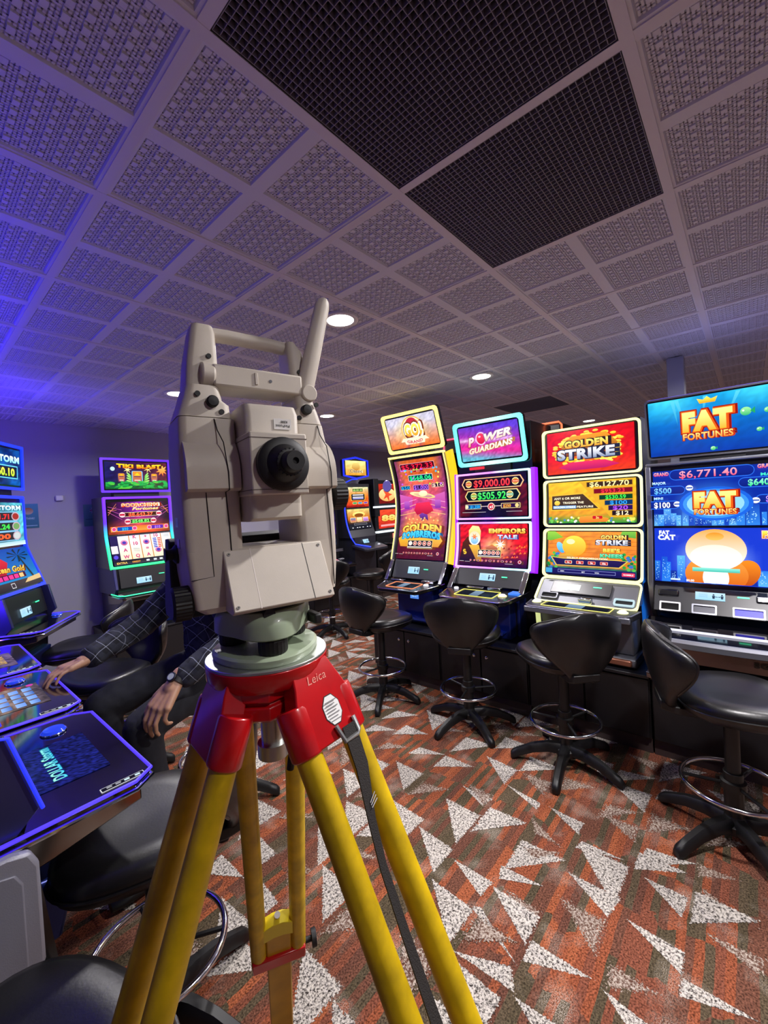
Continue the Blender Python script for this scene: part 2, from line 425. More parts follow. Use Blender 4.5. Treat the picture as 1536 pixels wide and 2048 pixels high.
while yb < Y1-.2:
    x = X0+rnd.random()*.2
    while x < 5.2:
        w = rnd.uniform(.11, .21)
        dense = 1.0 < x < 2.02 and -.1 < yb < 1.1
        if not dense or rnd.random() < .5:
            k = rnd.random(); sk = rnd.uniform(-.02, .02)
            if k < .55: tri.append([(x+w, yb+.2), (x+w+sk, yb+.005), (x, yb+.01)])
            elif k < .8: tri.append([(x, yb+.195), (x+w, yb+.195), (x+w+sk, yb+.01)])
            else: tri.append([(x, yb+.19), (x+w*.8, yb+.17), (x+w, yb)])
        x += w+rnd.choice((.0, .02, .05, .1, .18))
    yb += .2
vs = []; fs = []; soft = []
tri = [[(cx+(a-cx)*1.14, cy+(b-cy)*1.1) for a, b in t] for t in tri for cx, cy in [(sum(p[0] for p in t)/3, sum(p[1] for p in t)/3)]]
for i, t in enumerate(tri):
    n = len(vs); vs += [(a, b, .0004+.00004*(i % 47)) for a, b in t]
    c = (Vector(t[1])-Vector(t[0])).cross(Vector(t[2])-Vector(t[0]))
    fs.append((n, n+1, n+2) if c > 0 else (n, n+2, n+1)); soft.append(1 if i % 3 else 2)
for fc, s_ in zip(fs, soft): f.add([vs[k] for k in fc], [(0, 1, 2)], s_)
floor = f.build('floor', [carpet_mat(), dissolve(fleck_mat('carpet_pale_fleck', '2a2322', 'd6cec4', .40, .56), .07), dissolve(fleck_mat('carpet_dim_fleck', '5a3c30', 'c2b4a6', .44, .60), .22)], smooth=0, fix=False)
ba = floor.data.color_attributes.new('Bary', 'FLOAT_COLOR', 'CORNER')
for p in floor.data.polygons:
    for q, li in enumerate(p.loop_indices): ba.data[li].color = ((q == 0)*1.0, (q == 1)*1.0, (q >= 2)*1.0, 1.0)
tag(floor, kind='structure')

M_WALL = mat('painted_wall', 'b2b0bc', .75, bump=(300, .08))
def wall(name, x0, x1, y0, y1, z0=0, z1=CEIL+.3):
    m = MB(); m.bx(x0, x1, y0, y1, z0, z1); o = m.build(name, M_WALL, smooth=0); tag(o, kind='structure'); return o
wall('wall_back', X0-.1, X1+.1, Y1, Y1+.1); wall('wall_left', X0-.1, X0, Y0, Y1); wall('wall_right', X1, X1+.1, Y0, Y1); wall('wall_front', X0-.1, X1+.1, Y0-.1, Y0)
m = MB(); m.bx(X0, X1, Y1-.012, Y1, 0, .1); tag(m.build('baseboard_back', mat('baseboard_brown', '4a3a34', .5), smooth=0), kind='structure')
m = MB(); m.bx(X0-.1, X1+.1, Y0-.1, Y1+.1, CEIL+.3, CEIL+.4); tag(m.build('ceiling', mat('ceiling_void', '08080a', .9), smooth=0), kind='structure')

# coffered perforated tiles: cells of 0.3 m
M_TILE = mat('ceiling_tile', 'dcdce8', .85, bump=(500, .1)); M_HOLE_SHADE = mat('ceiling_hole_shade', '56545c', .95)  # the second, darker tone paints the shade inside the perforations
GX, GY = 1.025, .762
def cell(detail):
    m = MB(); s = .3; b = .02; z = .009
    o = [(0, 0), (s, 0), (s, s), (0, s)]; i_ = [(b, b), (s-b, b), (s-b, s-b), (b, s-b)]; j_ = [(b+.003, b+.003), (s-b-.003, b+.003), (s-b-.003, s-b-.003), (b+.003, s-b-.003)]
    vs = [V(x, y, 0) for x, y in o]+[V(x, y, 0) for x, y in i_]+[V(x, y, z) for x, y in j_]
    fs = [(i, 4+i, 4+(i+1) % 4, (i+1) % 4) for i in range(4)]+[(4+i, 8+i, 8+(i+1) % 4, 4+(i+1) % 4) for i in range(4)]
    m.add(vs, fs, 0); m.add([vs[8], vs[9], vs[10], vs[11]], [(0, 3, 2, 1)], 0 if detail == 0 else 0)
    p = .0317; n = 8; st = b+.0032
    def blk(x, y, w, h, d):
        a = .0006
        q = [V(x+a, y+a, z), V(x+w-a, y+a, z), V(x+w-a, y+h-a, z), V(x+a, y+h-a, z)]
        c = [V(x+.0016, y+.0016, z-d), V(x+w-.0016, y+.0016, z-d), V(x+w-.0016, y+h-.0016, z-d), V(x+.0016, y+h-.0016, z-d)]
        m.add(q+c, [(4, 7, 6, 5)]+[(i, 4+i, 4+(i+1) % 4, (i+1) % 4) for i in range(4)], 0)
    for a in range(n):
        for c in range(n):
            x, y = st+a*p, st+c*p; q = p/4; h = p/2
            blk(x, y, h, h, .007)
            if detail == 2:
                for (u, v) in ((h, 0), (h+q, 0), (h, q), (h+q, q)): blk(x+u, y+v, q, q, .0045)
                blk(x, y+h, h, q, .004); blk(x, y+h+q, q, q, .0045); blk(x+q, y+h+q, q, q, .0045)
                blk(x+h, y+h, q, q, .005); blk(x+h+q, y+h, q, q, .005); blk(x+h, y+h+q, h, q, .004)
                # flat dark squares painted as the shade of holes between the bumps
                for (u, v) in ((h, h), (h+q, q), (q, h+q), (h+q, h+q), (0, h), (h, 0)):
                    r_ = .0017; zz = z-.0046
                    m.add([V(x+u-r_, y+v-r_, zz), V(x+u+r_, y+v-r_, zz), V(x+u+r_, y+v+r_, zz), V(x+u-r_, y+v+r_, zz)], [(0, 3, 2, 1)], 1)
            elif detail == 1:
                blk(x+h, y, h, h, .0045); blk(x, y+h, h, h, .0045); blk(x+h, y+h, h, h, .003)
                for (u, v) in ((h, h), (h+q, q), (q, h+q), (h+q, h+q)):
                    r_ = .0022; zz = z-.0048
                    m.add([V(x+u-r_, y+v-r_, zz), V(x+u+r_, y+v-r_, zz), V(x+u+r_, y+v+r_, zz), V(x+u-r_, y+v+r_, zz)], [(0, 3, 2, 1)], 1)
    me = bpy.data.meshes.new('ceiling_cell'); me.from_pydata([tuple(v) for v in m.v], [], m.f)
    me.materials.append(M_TILE); me.materials.append(M_HOLE_SHADE); me.polygons.foreach_set('material_index', m.m)
    return me
cells = {k: cell(k) for k in (1, 2)}
def region(i0, i1, j0, j1, d):
    if i1 <= i0 or j1 <= j0: return
    o = bpy.data.objects.new('ceiling', cells[d]); COL.objects.link(o); o.location = (GX+.3*i0, GY+.3*j0, CEIL)
    for ax, n in ((0, i1-i0), (1, j1-j0)):
        a = o.modifiers.new('array', 'ARRAY'); a.use_relative_offset = False; a.use_constant_offset = True
        a.constant_offset_displace = (.3 if ax == 0 else 0, .3 if ax == 1 else 0, 0); a.count = n
    tag(o, kind='structure')
I0, I1, J0, J1 = -14, 24, -12, 14
holes = [(-2, 2, -2, 0), (10, 12, 2, 4)]
def cover(i0, i1, j0, j1, d):
    for (a, b, c, e) in holes:
        if a < i1 and b > i0 and c < j1 and e > j0:
            cover(i0, i1, j0, max(c, j0), d); cover(i0, i1, min(e, j1), j1, d)
            cover(i0, a, max(c, j0), min(e, j1), d); cover(b, i1, max(c, j0), min(e, j1), d); return
    region(i0, i1, j0, j1, d)
cover(-6, 6, -4, 6, 2); cover(-6, 6, 6, J1, 1); cover(6, I1, J0, J1, 1); cover(I0, -6, J0, J1, 1); cover(-6, 6, J0, -4, 1)
# tee bars every 0.6 m
m = MB()
for i in range(I0, I1+1, 2):
    x = GX+.3*i
    if i == 0:
        m.bx(x-.0125, x+.0125, GY+.3*J0, GY+.3*J1, CEIL-.003, CEIL+.012)
    else: m.bx(x-.0125, x+.0125, GY+.3*J0, GY+.3*J1, CEIL-.003, CEIL+.012)
for j in range(J0, J1+1, 2):
    y = GY+.3*j; m.bx(GX+.3*I0, GX+.3*I1, y-.0125, y+.0125, CEIL-.0035, CEIL+.0115)
tag(m.build('trim_1', mat('ceiling_tee_bar', 'dcd8e0', .6), smooth=0), kind='structure')
# egg-crate air grilles
M_EGG = mat('eggcrate_blade', '85818f', .45); M_BLK = mat('duct_black', '050507', .9)
def grille(i, j, label):
    g = thing('egg_crate_grille', label, 'air grille', (GX+.3*i+.3, GY+.3*j+.3, CEIL), 0, None)
    n = 38; w = .568; p = w/n
    b = MB()
    for k in range(n+1):
        a = -w/2+k*p; b.box((a, 0, .006), (.0016, w, .014)); b.box((0, a, .006), (w, .0016, .0138))
    b.build('grille_core', M_EGG, g, smooth=0, fix=False)
    f = MB()
    for s in (-1, 1):
        f.bx(s*.292-.006, s*.292+.006, -.3, .3, -.002, .02); f.bx(-.3, .3, s*.292-.006, s*.292+.006, -.002, .0195)
    f.build('grille_rim', mat('grille_rim', '3a3840', .5), g, smooth=0)
    d = MB(); d.box((0, 0, .12), (.6, .6, .01)); 
    for s in (-1, 1): d.bx(s*.297-.003, s*.297+.003, -.3, .3, .02, .12); d.bx(-.3, .3, s*.297-.003, s*.297+.003, .02, .12)
    d.build('duct_box', M_BLK, g, smooth=0)
grille(-2, -2, 'dark egg crate ceiling grille cut off by the top edge of the photo')
grille(0, -2, 'dark egg crate ceiling grille whose lower corner points at the gaming machines')
grille(10, 2, 'small distant dark ceiling grille above the orange topped machine')

# downlights
M_LAMP = mat('lamp_diffuser', 'ffffff', .4, emit='fff6ea', es=14); M_TRIM = mat('white_enamel', 'e8e8e8', .35)
def downlight(x, y, label, power=16, col=(.99, .95, .96), r=.066):
    t = thing('downlight', label, 'ceiling light', (x, y, CEIL), 0, 'round ceiling downlights')
    b = MB(); b.lathe([(r+.022, .004), (r+.022, -.006), (r+.012, -.009), (r, -.006), (r, .004)], 40); b.build('trim_ring', M_TRIM, t)
    b = MB(); b.lathe([(.002, -.0045), (r, -.0045), (r, -.002), (.002, -.002)], 40); b.build('diffuser', M_LAMP, t)
    l = area('downlight_lamp', (0, 0, -.016), (0, 0, 0), r*2, power, col, spread=R(165)); l.parent = t
    return t
downlight(1.484, 1.5, 'bright round ceiling downlight beside the top of the aerial of the survey instrument')
downlight(2.938, 1.5, 'round ceiling downlight above the machine with the yellow framed screen')
downlight(2.9, 3.2, 'round ceiling downlight right of the neck of the survey instrument')
downlight(1.44, 3.25, 'round ceiling downlight left of the carrying handle of the survey instrument')
downlight(5.88, 1.53, 'farthest round ceiling downlight, over the red machine topper')
for x, y, lb in ((.45, -.8, 'added round ceiling downlight just behind the viewpoint that lights the front of the survey instrument'),  # this first lamp is added to light the instrument from the front
                 (1.48, -.15, 'round ceiling downlight past the right edge of the photo, nearest to the viewpoint'),
                 (2.94, -.5, 'round ceiling downlight past the right edge, over the seat of the rightmost stool'),
                 (4.4, -.5, 'round ceiling downlight past the right edge, behind the rightmost machine')):
    downlight(x, y, lb, {.45: 8, 1.48: 34}.get(x, 16))
downlight(4.4, 3.2, 'added round ceiling downlight hidden behind the GO! sign')  # added out of sight to brighten the right part of the back wall
downlight(5.88, 3.2, 'added round ceiling downlight hidden behind the turquoise framed sign')  # likewise an added lamp for the back wall

# column, wall rail, posters
c = MB(); c.bx(-.05, .05, -.05, .05, 0, CEIL-.004); o = c.build('steel_column', mat('column_grey', 'a9abba', .45, .2), bevel=.004, loc=(3.68, .37, 0))
tag(o, 'pale grey steel column rising behind the rightmost machine to the ceiling', 'column')
c = MB(); c.box((0, 0, 0), (.06, .03, .05)); o = c.build('motion_sensor', M_TRIM, bevel=.008, loc=(1.02, Y1-.016, 1.72))
tag(o, 'small white sensor on the back wall left of the machine with the green glowing frame', 'sensor')
# ================================================================= gaming machines
M_BLACK = mat('gloss_black', '0b0b10', .22, coat=.4); M_SATIN = mat('satin_black', '121218', .42); M_CHROME = mat('chrome', 'c8ccd4', .12, 1.0)
M_SILVER = mat('brushed_silver', '9a9ca6', .32, .85); M_GREY = mat('machine_grey', '55565e', .4, .3); M_GLASS = mat('deck_glass', '05050a', .06, coat=1)
M_DARKG = mat('dark_panel', '1c1c22', .35); M_BRONZE = mat('bronze_panel', '7a6258', .35, .5)
_led = {}
def led(c, s=2.6):
    k = (c, s)
    if k not in _led: _led[k] = mat('light_strip_'+c, '2c2c30', .4, emit=c, es=s*.8)
    return _led[k]
def led_grad(name, stops, axis, lo, hi, s=2.2):
    m = bpy.data.materials.new(name); m.use_nodes = True; nt = m.node_tree; b = nt.nodes['Principled BSDF']; N = nt.nodes.new; L = nt.links.new
    tc = N('ShaderNodeTexCoord'); sp = N('ShaderNodeSeparateXYZ'); L(tc.outputs['Object'], sp.inputs[0])
    mr = N('ShaderNodeMapRange'); mr.inputs[1].default_value = lo; mr.inputs[2].default_value = hi; L(sp.outputs[axis], mr.inputs[0])
    r = N('ShaderNodeValToRGB'); L(mr.outputs[0], r.inputs[0]); el = r.color_ramp.elements
    el[0].position = stops[0][0]; el[0].color = (*lin(stops[0][1]), 1); el[1].position = stops[-1][0]; el[1].color = (*lin(stops[-1][1]), 1)
    for p, c in stops[1:-1]: e = el.new(p); e.color = (*lin(c), 1)
    L(r.outputs[0], b.inputs['Emission Color']); b.inputs['Emission Strength'].default_value = s; b.inputs['Base Color'].default_value = (.03, .03, .03, 1); return m

def ring_pts(w, h, r, cx, cy, n=4, step=.05):
    base = rrect(w, h, r, n, cx, cy); out = []
    for i, p in enumerate(base):
        q = base[(i+1) % len(base)]; d = sqrt((p[0]-q[0])**2+(p[1]-q[1])**2); k = max(1, int(d/step))
        for j in range(k): out.append((p[0]+(q[0]-p[0])*j/k, p[1]+(q[1]-p[1])*j/k))
    return out
def ring(mb, fn, w, h, cx, cy, t, l0, l1, r=.012, mi=0):
    """a picture-frame ring on the surface: outer size w x h, thickness t, from height l0 to l1"""
    o = ring_pts(w, h, r, cx, cy); n = len(o)
    sx, sy = (w-2*t)/w, (h-2*t)/h
    i_ = [(cx+(p[0]-cx)*sx, cy+(p[1]-cy)*sy) for p in o]
    vs = [fn(p[0], p[1], l0) for p in o]+[fn(p[0], p[1], l1) for p in o]+[fn(p[0], p[1], l1) for p in i_]+[fn(p[0], p[1], l0) for p in i_]
    fs = []
    for a in range(n):
        b = (a+1) % n
        for k in range(4):
            k2 = (k+1) % 4; fs.append((k*n+a, k*n+b, k2*n+b, k2*n+a))
    mb.add(vs, fs, mi)
def ribbon(mb, fn, u0, u1, v0, v1, l0, l1, n=16, mi=0):
    rings = []
    for i in range(n+1):
        v = v0+(v1-v0)*i/n; rings.append([fn(u0, v, l0), fn(u1, v, l0), fn(u1, v, l1), fn(u0, v, l1)])
    mb.loft(rings, mi)
def plane_map(o, ux, uy, w):
    o, ux, uy = Vector(o), Vector(ux).normalized(), Vector(uy).normalized(); n = ux.cross(uy)
    return lambda u, v, l: o+ux*(u-w/2)+uy*v+n*l

def lcd(parent, o, uy, w=.12, h=.05, bright=False, ux=(1, 0, 0)):
    c = Canvas(w, h, plane_map(o, ux, uy, w))
    c.rect(0, 0, w, h, 'e8f0f4' if bright else '9ad0ee', 'ffffff' if bright else 'b8dcf2')
    if not bright:
        for k in range(4): c.rect(w*.12, h*(.35+.13*k), w*.42, h*(.39+.13*k), '7fb4d8')
        for x in (.62, .9):
            c.ell(w*x, h*.72, h*.09, h*.09, '18324c'); c.poly([(w*(x-.035), h*.22), (w*(x+.035), h*.22), (w*(x+.05), h*.6), (w*(x-.05), h*.6)], '18324c')
        c.rect(w*.69, h*.43, w*.83, h*.48, '18324c'); c.poly([(w*.67, h*.455), (w*.71, h*.55), (w*.71, h*.36)], '18324c'); c.poly([(w*.85, h*.455), (w*.81, h*.36), (w*.81, h*.55)], '18324c')
    else:
        c.rect(w*.7, h*.1, w*.97, h*.9, 'cfd6dc')
    return c.build('info_screen', parent)
def slit(parent, o, uy, w=.045, h=.008, col='40ffb0', name='card_slot_light'):
    m = MB(); fn = plane_map(o, (1, 0, 0), uy, w); ring(m, fn, w, h, w/2, h/2, min(w, h)*.49, 0, .002, r=h*.4); return m.build(name, led(col, 1.6), parent)

# ---- pictures -----------------------------------------------------------
def mixc(a, b, t):
    a = lin_(a); b = lin_(b); return tuple(a[i]*(1-t)+b[i]*t for i in range(3))
def lin_(c): return tuple(int(c[i:i+2], 16)/255 for i in (0, 2, 4)) if isinstance(c, str) else c
def grad(*stops):
    def f(a, b):
        for (p, c), (q, d) in zip(stops, stops[1:]):
            if b <= q: return mixc(c, d, (b-p)/(q-p) if q > p else 0)
        return lin_(stops[-1][1])
    return f
def noisy(fn, amt=.15, seed=1):
    r = random.Random(seed); tab = {}
    def f(a, b):
        k = (round(a, 3), round(b, 3))
        if k not in tab: tab[k] = r.uniform(1-amt, 1+amt)
        return tuple(min(1, max(0, v*tab[k])) for v in lin_(fn(a, b)))
    return f
def money(c, x, y, w, h, txt, col, back='100808', rim='f0c060', out=None):
    c.rr(x, y, w+.008, h+.008, .006, rim); c.rr(x, y, w, h, .005, back); c.text(txt, x, y, h*.8, col, width=w*.92, bold=.015, out=out, ow=.02)
def hexbar(c, x, y, w, h, rim, back):
    def hx(w, h, col): c.poly([(x-w/2, y), (x-w/2+h*.3, y+h/2), (x+w/2-h*.3, y+h/2), (x+w/2, y), (x+w/2-h*.3, y-h/2), (x-w/2+h*.3, y-h/2)], col)
    hx(w+.02, h+.014, rim); hx(w+.006, h+.004, 'fff4c8'); hx(w, h, back)
def denoms(c, x, y, n, d, r):
    c.rr(x, y-.002, n*d+.012, r*3.6, .003, 'f0d890'); c.rr(x, y-.002, n*d+.006, r*3.3, .003, '201010')
    for k in range(n): c.ell(x+(k-(n-1)/2)*d, y+r*.3, r, r, 'f4e4d0'); c.ell(x+(k-(n-1)/2)*d, y+r*.3, r*.78, r*.78, 'c03030' if k else 'f0f0e0'); c.ell(x+(k-(n-1)/2)*d, y+r*.3, r*.35, r*.35, 'fff0d0')
    c.rect(x-n*d/2, y-r*1.5, x+n*d/2, y-r*1.15, 'fff4e8')
def footer(c, y, col='e8b0a0', n=11, s=1.0):
    w = c.w
    for k in range(n):
        x = w*(.2+.6*k/(n-1)); a = (.013 if k in (2, 5, 8) else .008)*s; c.ell(x, y, a, .0075*s, col, n=12); c.ell(x, y, a*.7, .005*s, '401010' if k in (2, 5, 8) else 'd04030', n=12)
    c.ell(w*.92, y, .013*s, .013*s, 'f0d0c0'); c.ell(w*.92, y, .009*s, .009*s, 'b03030')
    c.rect(w*.03, y-.012, w*.1, y-.009, 'd8d0c8'); c.rect(w*.12, y-.014, w*.2, y-.011, 'b8b0a8'); c.rect(w*.72, y-.02, w*.83, y-.017, 'c8c0b8')

def pic_go(c):
    w, h = c.w, c.h
    def f(a, b):
        d = sqrt((a-.5)**2*1.6+(b-.5)**2)
        base = mixc('e86a20', 'c8c4d8', min(1, b*1.3)); s = mixc('7a1a70', base, min(1, abs(a-.5)*4+.1)) if b < .6 and .1 < abs(a-.5) < .35 else base
        return mixc('ffe890', s, min(1, d*1.9))
    c.bg(noisy(f, .12, 3), 26, 18)
    c.ell(w*.53, h*.55, h*.44, h*.44, 'e8b850'); c.ell(w*.53, h*.55, h*.40, h*.40, 'fff0d0'); c.ell(w*.53, h*.55, h*.36, h*.36, 'f0b040'); c.ell(w*.53, h*.57, h*.33, h*.33, 'f8d8a0', 'c83040')
    c.ell(w*.53, h*.8, h*.2, h*.14, 'c02838')
    c.text('GO!', w*.53, h*.55, h*.36, 'f09820', 'fff060', out='fffbe0', ow=.09, bold=.05, out2='7a3010', width=w*.33)
    c.poly([(w*.24, h*.2), (w*.3, h*.31), (w*.76, h*.31), (w*.82, h*.2), (w*.74, h*.2), (w*.72, h*.1), (w*.34, h*.1), (w*.32, h*.2)], 'f8e8c8')
    c.text('GRAND', w*.53, h*.2, h*.09, 'd04860', out='ffe8c0', ow=.05, bold=.04, width=w*.32, arc=-.01)
    c.text('THE', w*.53, h*.335, h*.03, 'ffffff', bold=.03)
def pic_sombrero(c):
    w, h = c.w, c.h
    def f(a, b):
        if b > .8: base = mixc('b83a18', 'f09030', abs(a-.5)*.9+.3)
        elif b > .5: base = mixc('b82a90', 'e86a40', (b-.5)/.3)
        elif b > .3: base = mixc('f0902c', 'e06a80', (b-.3)/.2)
        elif b > .15: base = mixc('c84a20', 'f0a030', (b-.15)/.15)
        else: base = mixc('4a0e18', '6a1820', b/.15)
        e = abs(a-.5)*2
        return mixc(base, '5a1878', max(0, e-.62)*1.9) if b > .22 else mixc(base, '4a0e18', max(0, e-.5)*1.8)
    c.bg(noisy(f, .13, 5), 24, 50)
    money(c, w*.47, h*.93, w*.72, h*.062, '$5,372.33', 'ff2040', '3a0410', 'e8a0b0')
    c.rect(w*.38, h*.875, w*.58, h*.89, '8a1020'); c.text('MAJOR', w*.48, h*.882, h*.01, 'ffb0a0')
    money(c, w*.5, h*.815, w*.5, h*.052, '$568.06', '30ff90', '04203a', 'e0e0f0')
    c.text('MINOR', w*.5, h*.778, h*.011, '50ff80')
    money(c, w*.15, h*.722, w*.2, h*.035, '$50', '20b0ff', '041828', 'e0b080'); money(c, w*.49, h*.717, w*.31, h*.045, '$1,000', 'b060ff', '281040', 'c090e0'); money(c, w*.84, h*.728, w*.23, h*.035, '$10', 'ffd0c0', '201020', 'f0b0a0')
    r = random.Random(9)
    for k in range(26): c.ell(w*r.uniform(.05, .95), h*r.uniform(.74, .9) if k % 3 else h*.9, w*.018, w*.018, r.choice(['ff5080', '40c0ff', 'a0e040', 'ffe060', 'c060ff']), n=10)
    for s in (-1, 1):
        c.poly([(w*(.5+s*.48), h*.66), (w*(.5+s*.2), h*.62), (w*(.5+s*.22), h*.5), (w*(.5+s*.48), h*.47)], 'a82c90', 'd060b0')
        c.line(w*(.5+s*.48), h*.56, w*(.5+s*.12), h*.6, .004, 'ffb0d0'); c.line(w*(.5+s*.48), h*.5, w*(.5+s*.1), h*.555, .004, 'ffc080'); c.line(w*(.5+s*.48), h*.44, w*(.5+s*.14), h*.47, .004, 'ffd070')
        c.rr(w*(.5+s*.33), h*.545, w*.12, h*.08, .01, '7a2a9a', 'c060c0')
    # a hat and a folded poncho hanging under it
    c.ell(w*.52, h*.64, w*.27, h*.026, 'e0c070', 'fff0b0', rot=-.18); c.ell(w*.53, h*.64, w*.2, h*.018, 'c06a90', 'e8d090', rot=-.18); c.ell(w*.54, h*.655, w*.09, h*.03, 'f0e0a0', 'fff8d0')
    c.poly([(w*.38, h*.56), (w*.66, h*.57), (w*.74, h*.48), (w*.6, h*.44), (w*.52, h*.46), (w*.4, h*.44), (w*.33, h*.49)], 'a81030', 'f02850')
    c.poly([(w*.44, h*.44), (w*.5, h*.46), (w*.62, h*.44), (w*.64, h*.38), (w*.56, h*.41), (w*.5, h*.38)], '3a1a60', '7a3aa0')
    for k in range(22): c.star(w*r.uniform(.15, .85), h*r.uniform(.3, .44), .012, .004, 4, 'ffe080')
    c.poly([(w*.04, h*.2), (w*.2, h*.26), (w*.86, h*.26), (w*.97, h*.18), (w*.9, h*.12), (w*.1, h*.12)], 'd8901c', 'f8c838')
    c.text('GOLDEN', w*.52, h*.29, h*.065, 'f09020', 'ffee60', out='7a2808', ow=.07, bold=.06, width=w*.82, arc=.022)
    c.text('SOMBREROS', w*.52, h*.222, h*.06, '10a0d8', '50d8f8', out='0a4878', ow=.07, bold=.06, width=w*.8, arc=.024)
    denoms(c, w*.52, h*.145, 5, w*.1, w*.04); footer(c, h*.055)
def pic_power(c):
    w, h = c.w, c.h
    def f(a, b):
        t = b+.25*(a-.5); d = abs(t-.5)
        base = mixc('d82a90', '5a3ac8', min(1, max(0, t*1.5-.45))); base = mixc('60b0c8', base, min(1, max(0, t*4)))
        return mixc('fff0ff', base, min(1, abs(b-.62+.1*a)*8+.3)) if a < .9 else base
    c.bg(noisy(f, .14, 8), 30, 18)
    c.text('P', w*.2, h*.56, h*.24, 'ff9a70', 'fff4ff', out='9a2050', ow=.06, bold=.05, shear=.35, rot=.12)
    c.ell(w*.38, h*.62, h*.17, h*.19, 'f0c0e8'); c.ell(w*.38, h*.62, h*.135, h*.155, 'c01040', 'ff4060'); c.ell(w*.36, h*.68, h*.04, h*.03, 'ffc0d0')
    c.text('WER', w*.66, h*.68, h*.2, 'ffc0a0', 'ffffff', out='8a5a90', ow=.06, bold=.05, shear=.35, rot=.12, width=w*.44)
    c.text('GUARDIANS', w*.52, h*.36, h*.15, 'ffd0b0', 'fffef0', out='b07040', ow=.06, bold=.05, shear=.35, rot=.12, width=w*.76)
def pic_jackpot(c):
    w, h = c.w, c.h
    c.bg(noisy(lambda a, b: mixc('c01820', '100814', min(1, abs(a-.5)*-1.4+1.25)) if b < .7 else mixc('2a0a28', '100820', a), .4, 4), 20, 16)
    hexbar(c, w*.5, h*.8, w*.9, h*.23, 'f0a060', '1a0404'); c.text('$9,000.00', w*.5, h*.8, h*.17, 'ff2030', 'ff5048', out='500008', ow=.015, bold=.02, width=w*.54)
    hexbar(c, w*.5, h*.5, w*.8, h*.22, 'f0c060', '04180a'); c.text('$505.92', w*.5, h*.5, h*.17, '10e040', '60ff70', out='003808', ow=.015, bold=.02, width=w*.42)
    for x, y, cc, t in ((.15, .8, 'd01020', 'GRAND'), (.85, .8, 'd01020', 'GRAND'), (.23, .5, '30b040', 'MAJOR'), (.77, .5, '20b0a0', 'MAJOR')):
        c.ell(w*x, h*y, h*.085, h*.085, 'fff0b0'); c.ell(w*x, h*y, h*.07, h*.07, 'd0a040'); c.rr(w*x, h*y, h*.16, h*.06, .003, cc); c.text(t, w*x, h*y, h*.03, 'ffe0a0', bold=.03, width=h*.13)
    c.rect(w*.33, h*.235, w*.67, h*.25, 'e0c8c8')
    c.rr(w*.22, h*.24, w*.25, h*.12, .004, 'e0d0a0'); c.rr(w*.22, h*.24, w*.235, h*.1, .003, '0a3a80'); c.text('$1,250', w*.25, h*.24, h*.07, '30b8ff', bold=.03, width=w*.15); c.ell(w*.12, h*.24, h*.045, h*.045, 'f0e0b0')
    c.rr(w*.78, h*.24, w*.27, h*.12, .004, 'f0d890'); c.rr(w*.78, h*.24, w*.255, h*.1, .003, '2a0a3a'); c.text('$250', w*.73, h*.24, h*.07, 'ffb030', bold=.03, width=w*.11); c.ell(w*.87, h*.24, h*.045, h*.045, 'f0d080')
    c.ell(w*.5, h*.23, h*.09, h*.09, 'f0e0d0'); c.ell(w*.5, h*.23, h*.075, h*.075, 'c82838'); c.text('x1', w*.5, h*.23, h*.07, 'ffffff', bold=.03)
    c.rect(w*.05, h*.1, w*.42, h*.108, 'd8d0d0'); c.rect(w*.72, h*.1, w*.94, h*.108, 'd8d0d0')
def pic_emperor(c):
    w, h = c.w, c.h
    def f(a, b):
        d = sqrt((a-.55)**2+(b-.45)**2*.8); return mixc('ffe080', mixc('d81828', '280814', min(1, max(0, (.45-b)*2.4))), min(1, d*3.2))
    c.bg(noisy(f, .25, 6), 24, 18)
    c.poly([(w*.0, h*.1), (w*.04, h*.55), (w*.12, h*.7), (w*.32, h*.6), (w*.34, h*.25), (w*.3, h*.08)], '140a0a', '5a2a14')
    # robed golden ornament in place of the drawn figure
    c.poly([(w*.14, h*.85), (w*.2, h*.97), (w*.3, h*.95), (w*.33, h*.84), (w*.32, h*.62), (w*.14, h*.62)], 'f0b040', 'fff0a0')
    c.ell(w*.23, h*.66, w*.09, h*.17, 'f8f0e8', 'f8d8b0'); c.ell(w*.23, h*.62, w*.06, h*.1, '70b0e0', 'c0e8ff'); c.star(w*.23, h*.7, .03, .012, 6, 'e04030', 'ffb060')
    c.poly([(w*.14, h*.5), (w*.3, h*.5), (w*.36, h*.1), (w*.28, h*.1)], 'a86a18', 'f0b840'); c.text('S', w*.08, h*.33, h*.12, 'f0c030', bold=.05, rot=.4)
    c.star(w*.62, h*.52, .045, .012, 8, 'fff8e0', 'ffffff'); c.poly([(w*.4, h*.3), (w*.42, h*.45), (w*.5, h*.52), (w*.58, h*.44), (w*.6, h*.3)], '3a1a50', 'e08030')
    r = random.Random(2)
    for k in range(26): c.poly([(x0 := w*r.uniform(.6, .98), y0 := h*r.uniform(.12, .5)), (x0+.02, y0+.004), (x0+.012, y0+.018)], r.choice(['ff4020', 'c01020', 'ff7030', '8a1020']))
    c.text('EMPERORS', w*.72, h*.84, h*.1, 'f0a020', 'fff080', out='6a1808', ow=.06, bold=.06, width=w*.52)
    c.text('TALE', w*.73, h*.7, h*.09, '8098d8', 'f0f4ff', out='202a70', ow=.06, bold=.05, width=w*.28)
    denoms(c, w*.47, h*.3, 5, w*.065, w*.03); footer(c, h*.12)
